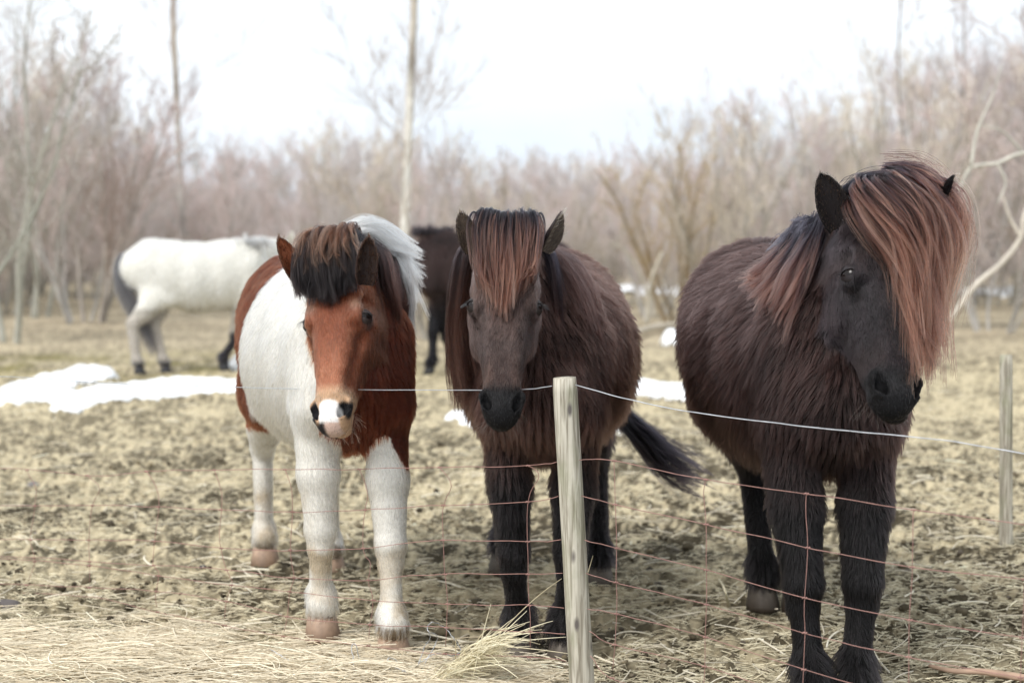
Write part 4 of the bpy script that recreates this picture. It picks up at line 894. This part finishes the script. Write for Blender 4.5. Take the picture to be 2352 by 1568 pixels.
# galvanised wire tangle in the hay
tg_o = P(960, 1540, 4.25)
def tangle(ctrl, Y0, r=.0013, jit=.004):
    pts = np.array([P(x, y, Y0 + dz) for x, y, dz in ctrl]); q = spline(pts, len(ctrl) * 7); q += rng.normal(0, jit * .25, q.shape); return tube(q, r, 5)
tv, tf = joinvf([tangle([(965, 1568, .02), (972, 1530, 0), (1000, 1480, .02), (1005, 1460, 0), (985, 1450, -.02), (983, 1436, 0), (996, 1428, 0), (1020, 1440, .03), (1040, 1462, .02), (1058, 1492, .02), (1040, 1505, 0), (1000, 1500, -.04), (968, 1520, -.05), (930, 1550, 0)], 4.3),
      tangle([(985, 1452, 0), (988, 1466, .02), (975, 1485, .03), (960, 1530, .02), (945, 1575, 0)], 4.3),
      tangle([(780, 1580, 0), (800, 1545, 0), (838, 1552, .04), (880, 1560, .05), (900, 1530, 0), (935, 1545, -.02), (968, 1560, 0), (1010, 1545, .02), (1050, 1530, .02), (1075, 1560, 0)], 4.22),
      tangle([(700, 1560, .03), (760, 1540, 0), (810, 1555, -.03), (812, 1520, 0), (808, 1485, .02), (818, 1480, .02), (828, 1530, .02), (850, 1575, 0)], 4.25),
      tangle([(890, 1572, 0), (892, 1510, .01), (930, 1535, .03), (958, 1568, .03)], 4.26), tangle([(620, 1490, .1), (690, 1530, .05), (740, 1552, 0), (800, 1570, 0)], 4.3)])
o = mesh_obj('wire_tangle', tv, tf, MAT['galv'], origin=(tg_o[0], tg_o[1], 0)); tag(o, 'loose tangle of silvery wire lying in the hay below the pinto', 'wire')

# ------------------------------------------------------------------ hay along the fence foot
def hay(name, N, fx, label):
    px, py = fx(N); g = np.array([G(x, y) for x, y in zip(px, py)]); 
    z = ground_h(g[:, 0], g[:, 1], False); return g, z
N = 13000
px = rng.uniform(-350, 1230, N); lim = 1492 + 60 * sstep(500, 1100, px) + 18 * np.sin(px * .013) - 30 * sstep(250, -100, px) * 0
py = lim + rng.exponential(45, N) * rng.choice([1, 1, 1, 1, -.35], N) + rng.normal(0, 10, N)
g = np.array([G(x, y) for x, y in zip(px, py)]); cover = sstep(0, 60, py - lim)
zz = ground_h(g[:, 0], g[:, 1], False) + .01 + rng.random(N) * .05 * (.3 + cover)
L = np.clip(rng.lognormal(math.log(.16), .5, N), .04, .45)
g[:, 2] = zz
hay_o = straw('hay', g, rng.normal(.05, .42, N) + math.pi * (rng.random(N) < .5), rng.normal(0, .10, N), L, rng.uniform(.0007, .0016, N), straw_col(N, (.55, .46, .32), (.82, .74, .58)), '', bend=.5, K=6)
tag(hay_o, 'pale dry hay strewn along the foot of the fence', 'hay', kind='stuff')
# tuft next to the post
N = 230; apx, apy = 1120, 1478; th = rng.normal(-.22, .38, N); ln = rng.lognormal(math.log(85), .5, N).clip(25, 150)
x0 = apx - np.abs(rng.normal(60, 60, N)); y0 = apy + (apx - x0) * .75 + rng.normal(0, 12, N)
Yt = 4.2; p0 = np.array([P(x, min(y, 1600), Yt + rng.normal(0, .05)) for x, y in zip(x0, y0)])
p1 = np.array([P(x + l * math.cos(t), y + l * math.sin(t) * .9, Yt + rng.normal(-.02, .10)) for x, y, l, t in zip(x0, y0, ln, th)])
ex = [((1110, 1500), (1290, 1328)), ((1100, 1500), (1270, 1425)), ((1080, 1490), (1300, 1462)), ((1120, 1480), (1305, 1500)), ((1350, 1590), (1404, 1546)), ((1340, 1350), (1362, 1275)), ((1085, 1560), (1128, 1385))]
p0 = np.vstack([p0, [P(*a, 4.12) for a, b in ex]]); p1 = np.vstack([p1, [P(*b, 4.08) for a, b in ex]]); N = len(p0)
s6 = np.linspace(0, 1, 6)[None, :, None]; pt = p0[:, None] * (1 - s6) + p1[:, None] * s6; pt[:, :, 2] += (s6[:, :, 0] * (1 - s6[:, :, 0])) * rng.normal(.03, .03, (N, 1)); pt[:, :, 2] = np.maximum(pt[:, :, 2], .015 + 0 * pt[:, :, 2])
o = curves_obj('hay_tuft', pt, np.full((N, 6), .0013) * np.array([1, 1, 1, 1, .8, .5])[None], np.repeat(straw_col(N, (.60, .52, .34), (.82, .76, .56))[:, None], 6, 1), MAT['straw'], origin=(P(1150, 1500, 4.15)[0], 4.15, 0))
tag(o, 'spiky tuft of pale hay stalks at the foot of the leaning post', 'hay', kind='stuff')

# ------------------------------------------------------------------ stones, clods and sticks
def stone(px, py, wpx, label, c=(.16, .15, .15), flatn=.6, name='stone', cat='stone', grp=None):
    g = G(px, py); sc = wpx / FPX * g[1] / 2; bm = bmesh.new(); bmesh.ops.create_icosphere(bm, subdivisions=3, radius=1)
    v = np.array([x.co[:] for x in bm.verts]); f = [tuple(q.index for q in p.verts) for p in bm.faces]; bm.free()
    sd = rng.uniform(0, 50, 3); k = .75 + .5 * fbm(v * 1.1 + sd, 3, 5) ; v = v * k[:, None] * np.array([1, .8, flatn]) * sc
    z = gz(g[0], g[1]); base = np.array([g[0], g[1], z]); v = v + base + [0, 0, sc * flatn * .45]
    cc = np.array(c) * mix(.7, 1.3, fbm(v * 40, 3, 6))[:, None]
    o = mesh_obj(name, v, f, MAT['horn'], colors=cc, origin=base); return tag(o, label, cat, grp)
import bmesh
stone(78, 1105, 34, 'dark wet stone at the left behind the wire fence'); stone(548, 1476, 34, 'greenish grey pebble in mud left of the pinto hooves', (.20, .20, .16)); stone(585, 1480, 30, 'dark clod touching the greenish pebble near the hay', (.05, .045, .04), name='mud_clod', cat='clod')
stone(12, 1395, 75, 'large dark clod of mud at the left edge of the frame', (.10, .085, .08), .3, 'mud_clod', 'clod'); stone(466, 1304, 17, 'small dark stone left of the rear white hoof', (.05, .045, .05)); stone(82, 1222, 14, 'tiny purple-grey stone near the left edge', (.14, .12, .15))
stone(152, 1545, 26, 'olive pebble lying on the hay at bottom left', (.20, .18, .10)); stone(1136, 1295, 30, 'dark clod beside the rear leg of the middle horse', (.07, .06, .055), name='mud_clod', cat='clod')
stone(2422 * .94, 1215, 22, 'grey stone right of the thin grey post', (.16, .15, .15)); stone(1752, 1590, 44, 'large dark clod of mud below the right horse at the bottom edge', (.085, .075, .06), .7, 'mud_clod', 'clod'); stone(1880 * .94 + 92, 1588, 30, 'light mud clod beside the large dark clod', (.26, .22, .15), .8, 'mud_clod', 'clod')
clods = []
for i in range(170):
    px_, py_ = rng.uniform(-40, 2400), rng.uniform(1060, 1560)
    c_ = mix(np.array([.07, .055, .04]), np.array([.22, .18, .12]), rng.random())
    stone(px_, py_, rng.uniform(7, 20) * (py_ - 500) / 900, 'small rounded clod of mud trodden up in the paddock', tuple(c_), rng.uniform(.5, .9), 'mud_clod', 'clod', 'small mud clods scattered over the paddock')
def stick(name, label, cat, ctrl, r0, r1, mat, c, sides=8, kn=.15, origin=None, kids=()):
    q = spline(ctrl, 26); rr = np.linspace(r0, r1, 26) * (1 + kn * (rng.random(26) - .5)); V, F = tube(q, rr, sides); 
    for k in kids:
        qq = spline(k[0], 14); a, b = tube(qq, np.linspace(k[1], k[2], 14), 6); V, F = joinvf([(V, F), (a, b)])
    V = np.array(V); cc = np.array(c) * mix(.7, 1.25, fbm(V * 25, 3, 8))[:, None]
    return tag(mesh_obj(name, V, F, mat, colors=cc, origin=origin if origin is not None else (q[0][0], q[0][1], 0)), label, cat)
def GP(px, py, z): 
    g = G(px, py, z); return g
stick('stick', 'bare pinkish stick lying on the mud at bottom right', 'stick', [GP(2135, 1528, .02), GP(2190, 1540, .03), GP(2260, 1542, .03), GP(2352, 1556, .03), GP(2430, 1566, .02)], .006, .014, MAT['bark'], (.42, .29, .21))
stick('stick', 'pale flattened straw stalk upright between middle and right horse', 'stalk', [GP(1652, 1330, .01), P(1664, 1352, 4.98), GP(1675, 1392, .012)], .003, .006, MAT['bark'], (.62, .56, .40))
stick('fallen_branch', 'pale fallen branch lying on the grass between the middle and right horses', 'branch', [GP(1440, 770, .08), GP(1500, 752, .1), GP(1560, 745, .1), GP(1600, 738, .1), GP(1700, 735, .1)], .05, .03, MAT['bark'], (.48, .43, .35))
stick('dead_sapling', 'thin pale upright dead sapling left of the right horse', 'sapling', [P(1484, 742, 20.5), P(1490, 700, 20.5), P(1497, 640, 20.4), P(1520, 580, 20.4)], .045, .02, MAT['bark'], (.50, .46, .38), kids=[([P(1490, 690, 20.5), P(1475, 640, 20.4), P(1440, 580, 20.3), P(1400, 555, 20.2)], .03, .012)])
lb = G(2105, 845); Yb = lb[1]
stick('leaning_branch', 'long bare silver-white branch leaning up behind the right horse', 'branch', [lb, P(2150, 778, Yb), P(2190, 722, Yb), P(2240, 655, Yb), P(2300, 605, Yb), P(2345, 545, Yb), P(2352, 500, Yb), P(2380, 420, Yb)], .036, .022, MAT['bark'], (.55, .50, .43),
      kids=[([P(2345, 545, Yb), P(2320, 500, Yb), P(2300, 440, Yb)], .02, .008)])
lb2 = G(2440, 800); Y2 = 11.8
stick('leaning_branch', 'forked pale limb reaching in from the right behind the copper forelock', 'branch', [G(2560, 900), P(2480, 560, Y2), P(2420, 380, Y2), P(2352, 352, Y2), P(2290, 375, Y2), P(2230, 385, Y2), P(2205, 430, Y2), P(2175, 440, Y2)], .020, .010, MAT['bark'], (.52, .50, .44),
      kids=[([P(2230, 385, Y2), P(2245, 300, Y2), P(2280, 220, Y2), P(2300, 150, Y2)], .016, .006), ([P(2290, 375, Y2), P(2310, 420, Y2), P(2290, 470, Y2)], .012, .005), ([P(2352, 352, Y2), P(2300, 300, Y2), P(2250, 290, Y2)], .012, .004)])

# ------------------------------------------------------------------ snow
def snow(blobs, label, res=.05, hmax=.16):
    """blobs: (px, py, radius_px_x, weight)"""
    c = np.array([G(b[0], b[1])[:2] for b in blobs]); r = np.array([b[2] / FPX * G(b[0], b[1])[1] for b in blobs]); dz = np.array([b[3] for b in blobs])
    lo = (c - 1.6 * r[:, None] * np.array([1, 2])).min(0); hi = (c + 1.6 * r[:, None] * np.array([1, 2])).max(0)
    nx, ny = int((hi[0] - lo[0]) / res) + 2, int((hi[1] - lo[1]) / res) + 2
    X, Y = np.meshgrid(np.linspace(lo[0], hi[0], nx), np.linspace(lo[1], hi[1], ny)); p = np.stack([X.ravel(), Y.ravel(), 0 * X.ravel()], 1)
    s = np.zeros(len(p))
    for (cx, cy), rr, w in zip(c, r, dz): s = s + w * np.exp(-(((p[:, 0] - cx) / rr) ** 2 + ((p[:, 1] - cy) / (rr * 1.25)) ** 2) * 1.1)
    s = s + .65 * (fbm(p * 2.4, 3, 12) - .36) + .10 * (fbm(p * 11, 2, 13) - .5)
    hgt = hmax * np.clip(s - .36, 0, 1.2) ** .55 * (.8 + .5 * vn(p * 5, 14)); g = ground_h(p[:, 0], p[:, 1], False)
    ins = s > .30
    V = np.stack([p[:, 0], p[:, 1], g - .03 + hgt + .03 * (s > .36)], 1); ii = np.arange(nx * ny).reshape(ny, nx)
    F = np.stack([ii[:-1, :-1], ii[:-1, 1:], ii[1:, 1:], ii[1:, :-1]], -1).reshape(-1, 4); F = F[ins[F].all(1)]
    us = np.unique(F); mp = -np.ones(len(V), int); mp[us] = np.arange(len(us))
    o = mesh_obj('snow_patch', V[us], mp[F], MAT['snow'], origin=(c[:, 0].mean(), c[:, 1].mean(), 0)); return tag(o, label, 'snow')
snow([(40, 915, 60, 1), (95, 895, 70, 1), (150, 880, 60, 1.1), (195, 865, 50, 1.1), (240, 868, 35, .9), (150, 915, 50, .7)], 'lumpy heap of old snow nearest the left edge', .03, .09)
snow([(160, 932, 60, .8), (230, 915, 70, 1), (300, 905, 80, 1), (380, 900, 80, 1), (440, 890, 80, 1), (500, 893, 70, 1), (550, 895, 50, 1), (420, 880, 50, .6)], 'long flat drift of snow left of the pinto horse', .03, .07)
snow([(1066, 965, 34, 1), (1100, 980, 40, 1), (1140, 975, 40, 1)], 'small white snow lump left of the middle horse chest', .02, .07)
snow([(1500, 905, 50, 1), (1545, 912, 45, .9), (1470, 900, 40, 1), (1590, 918, 40, .8)], 'snow heap right of the middle horse belly', .03, .09)
snow([(1400, 993, 35, 1), (1370, 1000, 35, 1)], 'low remnant of snow under the middle horse belly', .02, .10)
snow([(1543, 790, 28, 1.1)], 'single round lump of snow further back between two dark horses', .04, .17)
snow([(1435, 672, 40, 1), (1500, 675, 50, 1), (1590, 678, 50, 1), (1660, 680, 50, 1)], 'distant strip of snow between the middle and right horses', .12, .2)
snow([(2230, 678, 60, 1), (2320, 676, 70, 1), (2420, 676, 70, 1)], 'distant strip of snow at the right edge under the trees', .12, .16)
snow([(548, 846, 22, 1.2)], 'small scrap of snow by the front hoof of the pale horse', .04, .12)

# ------------------------------------------------------------------ bare trees
def branch_set(seed, height, stems, spread, twigs, kind='shrub'):
    r_ = np.random.default_rng(seed); thick, thin = [], []
    def poly(p, d, L, K, wander, upw):
        pts = [p]; d = np.array(d, float)
        for i in range(K - 1):
            d = nrm(d + r_.normal(0, wander, 3) + UP * upw); pts.append(pts[-1] + d * L / (K - 1))
        return np.array(pts)
    def sub(parent, r0, lev, L):
        n = {1: r_.integers(7, 12), 2: r_.integers(4, 8), 3: r_.integers(2, 5)}[lev]; n = int(n * twigs * 1.25)
        for i in range(n):
            t = r_.uniform(.18 if lev == 1 else .1, 1); k = t * (len(parent) - 1); j = min(int(k), len(parent) - 2); p = parent[j] + (parent[j + 1] - parent[j]) * (k - j)
            d0 = nrm(parent[j + 1] - parent[j]); d = nrm(d0 + r_.normal(0, .55, 3) * np.array([1, 1, .5])); l = L * r_.uniform(.5, 1.1) * (1.15 - .6 * t)
            q = poly(p, d, l, 6, .13, .10); rr = r0 * (1 - .6 * t)
            thin.append((q, rr * .55))
            if lev < 3: sub(q, rr * .55, lev + 1, l * .55)
    for s in range(stems):
        az = r_.uniform(0, 6.28); ln = abs(r_.normal(spread, .12)); d = nrm([math.cos(az) * ln, math.sin(az) * ln, 1])
        if kind == 'pole': d = np.array([.01, 0, 1.0])
        h = height * r_.uniform(.7, 1.0) if kind != 'pole' else height
        q = poly(np.array([math.cos(az), math.sin(az), 0]) * (.12 if stems > 1 else 0) - [0, 0, .15], d, h, 12, .07 if kind != 'pole' else .012, .05)
        r0 = {'shrub': .020, 'tree': .042, 'pole': .085}[kind] * r_.uniform(.7, 1.1); thick.append((q, r0))
        sub(q, r0 * (.5 if kind != 'pole' else .10), 1, h * (.42 if kind != 'pole' else .24))
    return thick, thin
def make_tree(name, seed, height, stems, spread, twigs, kind, bark, tw0, tw1, minr=.0028):
    thick, thin = branch_set(seed, height, stems, spread, twigs, kind)
    V, F = joinvf([tube(spline(q, 20), np.linspace(r, r * .22, 20), 7) for q, r in thick]); V = np.array(V)
    cc = np.array(bark) * mix(.6, 1.2, fbm(V * np.array([6, 6, 3]), 3, 8))[:, None]
    if kind == 'pole':
        dk = sstep(.62, .72, vn(V * np.array([4, 4, 22]), 4)) ; cc = mix(cc, cc * .35, dk[:, None]); cc = mix(cc, np.array([.36, .27, .17]), sstep(2.5, 6.5, V[:, 2])[:, None])
    root = empty(name); root['_o'] = [0, 0, 0]
    mesh_obj('trunk', V, F, MAT['bark'], root, colors=cc)
    pts = np.array([q for q, r in thin]); rr = np.array([np.linspace(max(r, minr), max(r * .4, minr * .55), 6) for q, r in thin])
    t = rng.random((len(pts), 1, 1)); hz = np.clip(pts[:, :, 2:3] / height, 0, 1)
    c = mix(np.array(tw0), np.array(tw1), np.clip(hz * .9 + t * .3 - .1, 0, 1)) * rng.uniform(.7, 1.25, (len(pts), 1, 1))
    curves_obj('crown', pts, rr, c, MAT['twig'], root)
    return root
def copy_tree(o, loc, rz, sc, label, cat, group=None):
    c = o.copy(); col.objects.link(c); c.location = loc; c.rotation_euler = (0, 0, rz); c.scale = (sc, sc, sc)
    for ch in o.children:
        d = ch.copy(); col.objects.link(d); d.parent = c
    for k in ('group', 'label', 'category'):
        if k in c: del c[k]
    return tag(c, label, cat, group)
GREY, PINK0, PINK1, TAN0, TAN1 = (.42, .40, .37), (.44, .39, .36), (.62, .50, .48), (.46, .41, .33), (.62, .55, .46)
protos = [make_tree('bare_shrub', 11, 3.0, 8, .32, 1.0, 'shrub', GREY, PINK0, PINK1), make_tree('bare_shrub', 12, 3.0, 7, .42, 1.0, 'shrub', GREY, PINK0, (.60, .49, .48)),
          make_tree('bare_shrub', 13, 3.0, 9, .36, .95, 'shrub', (.30, .28, .24), TAN0, TAN1), make_tree('bare_shrub', 14, 3.0, 6, .30, 1.2, 'shrub', GREY, (.44, .40, .38), (.56, .51, .50)),
          make_tree('bare_shrub', 15, 3.0, 10, .48, .9, 'shrub', (.33, .31, .27), (.30, .27, .22), (.42, .36, .30))]
used = [False] * 9
def skyl(px): return float(np.interp(px, [-600, 0, 150, 250, 500, 700, 850, 1000, 1150, 1400, 1520, 1700, 2000, 2200, 2352, 3000], [60, 70, 150, 240, 330, 285, 290, 320, 360, 365, 320, 240, 170, 110, 50, 30]))
def put(pi, px, Y, top, label, grp='leafless shrubs of the thicket behind the paddock', nm='shrub'):
    sc = max(.5, (CAMH + (HORY - top) * Y / FPX) / 2.85); loc = (P(px, 700, Y)[0], Y, -.05); rz = rng.uniform(0, 6.28)
    if not used[pi]:
        used[pi] = True; o = protos[pi]; o.location = loc; o.rotation_euler = (0, 0, rz); o.scale = (sc,) * 3; return tag(o, label, nm, grp)
    return copy_tree(protos[pi], loc, rz, sc, label, nm, grp)
LBL = 'leafless pinkish-grey shrub blurred into the thicket behind the paddock'
for (Ya, Yb_, n, hf) in ((19, 24, 18, 1.0), (25, 33, 34, 1.0), (34, 46, 44, .98)):
    for i in range(n):
        Y = rng.uniform(Ya, Yb_); px = -420 + (i + rng.uniform(.1, .9)) / n * 3200
        if Ya < 20 and 300 < px < 640: continue
        top = skyl(px); top = HORY - (HORY - top) * hf * rng.uniform(.72, 1.08)
        put(int(rng.integers(0, 5)), px, Y, top, LBL)
for i in range(80):
    Y = rng.uniform(24, 34); px = -420 + (i + rng.uniform(.1, .9)) / 80 * 3200
    put(int(rng.integers(0, 5)), px, Y, HORY - 60 * rng.uniform(.3, 1.6), 'low leafless brush growing at the foot of the thicket', 'low brush at the foot of the thicket')
# far thicket: one mass
PT, RR, CC = [], [], []
for k in range(4):
    th, tn = branch_set(50 + k, 4.4, 8, .4, .8, 'shrub'); a = np.array([q for q, r in tn]); 
    for j in range(40):
        Y = rng.uniform(48, 66); X = rng.uniform(-.46, .46) * Y; sel = rng.random(len(a)) < .5; q = a[sel] * rng.uniform(.75, 1.15); q = q + [X, Y, 0]; PT.append(q)
        RR.append(np.tile(np.linspace(.010, .005, 6), (len(q), 1))); CC.append(np.tile(mix(np.array(PINK0), np.array(PINK1), rng.random()) * 1.0, (len(q), 6, 1)) * rng.uniform(.8, 1.2, (len(q), 1, 1)))
o = curves_obj('distant_thicket', np.concatenate(PT), np.concatenate(RR), np.concatenate(CC), MAT['twig']); tag(o, 'distant mass of leafless brush along the horizon', 'thicket', kind='stuff')

def single(name, seed, px, Y, h, stems, spread, tw, kind, bark, t0, t1, label, cat='tree', rz=0, minr=.003, lean=None):
    o = make_tree(name, seed, h, stems, spread, tw, kind, bark, t0, t1, minr); o.location = (P(px, 700, Y)[0], Y, -.03); o.rotation_euler = (0, 0, rz)
    if lean: o.rotation_euler = (0, lean, rz)
    return tag(o, label, cat)
single('birch_tree', 31, 924, 19.5, 9.0, 1, 0, 1.5, 'pole', (.74, .72, .66), (.42, .36, .32), (.5, .42, .38), 'tall slender white-barked tree rising behind the pinto horse', lean=R(.6))
single('young_tree', 32, 421, 29, 10.5, 1, 0, 1.1, 'pole', (.48, .46, .42), (.34, .30, .28), (.42, .34, .32), 'thin straight grey tree above the pale horse', minr=.004)
single('bare_tree', 33, 30, 17.6, 4.9, 3, .30, 1.0, 'tree', (.44, .44, .39), (.34, .32, .27), (.42, .38, .34), 'forked lichen-grey tree at the left edge with its base on the grass', lean=R(3))
single('bare_tree', 34, 88, 22.5, 5.6, 3, .22, 1.0, 'tree', (.44, .44, .39), (.34, .32, .27), (.42, .37, .34), 'lichen-covered leaning tree second from the left edge', lean=R(5))
single('bare_tree', 35, -190, 13.5, 4.4, 4, .3, 1.1, 'tree', (.34, .34, .29), (.38, .36, .31), (.46, .42, .38), 'spreading bare tree whose twigs reach in from the left edge', lean=R(4), minr=.0035)
single('bare_tree', 36, 215, 21, 3.9, 5, .25, 1.1, 'tree', (.38, .34, .30), (.30, .24, .20), (.38, .29, .27), 'dense brown bare bush left of the pale horse')
single('bare_tree', 37, 2440, 16, 5.6, 4, .35, 1.2, 'tree', (.40, .37, .33), (.36, .30, .27), (.46, .38, .35), 'tall bare tree reaching in from the right edge of the frame', lean=R(-10), minr=.0035)
single('bare_tree', 38, 2180, 24, 6.0, 4, .28, 1.1, 'tree', (.36, .33, .30), (.34, .28, .26), (.44, .36, .34), 'tall thin-branched bare tree above the copper forelock')
single('bare_tree', 39, 1010, 17.5, 2.6, 5, .45, 1.1, 'tree', (.44, .40, .34), (.42, .36, .30), (.52, .45, .38), 'low pale bare bush right of the white-barked trunk')
single('bare_tree', 40, 1560, 21.5, 2.9, 5, .35, 1.1, 'tree', (.34, .27, .18), (.40, .30, .17), (.48, .38, .24), 'yellowish bare bush left of the right horse')
for o in bpy.data.objects:
    if '_o' in o: del o['_o']
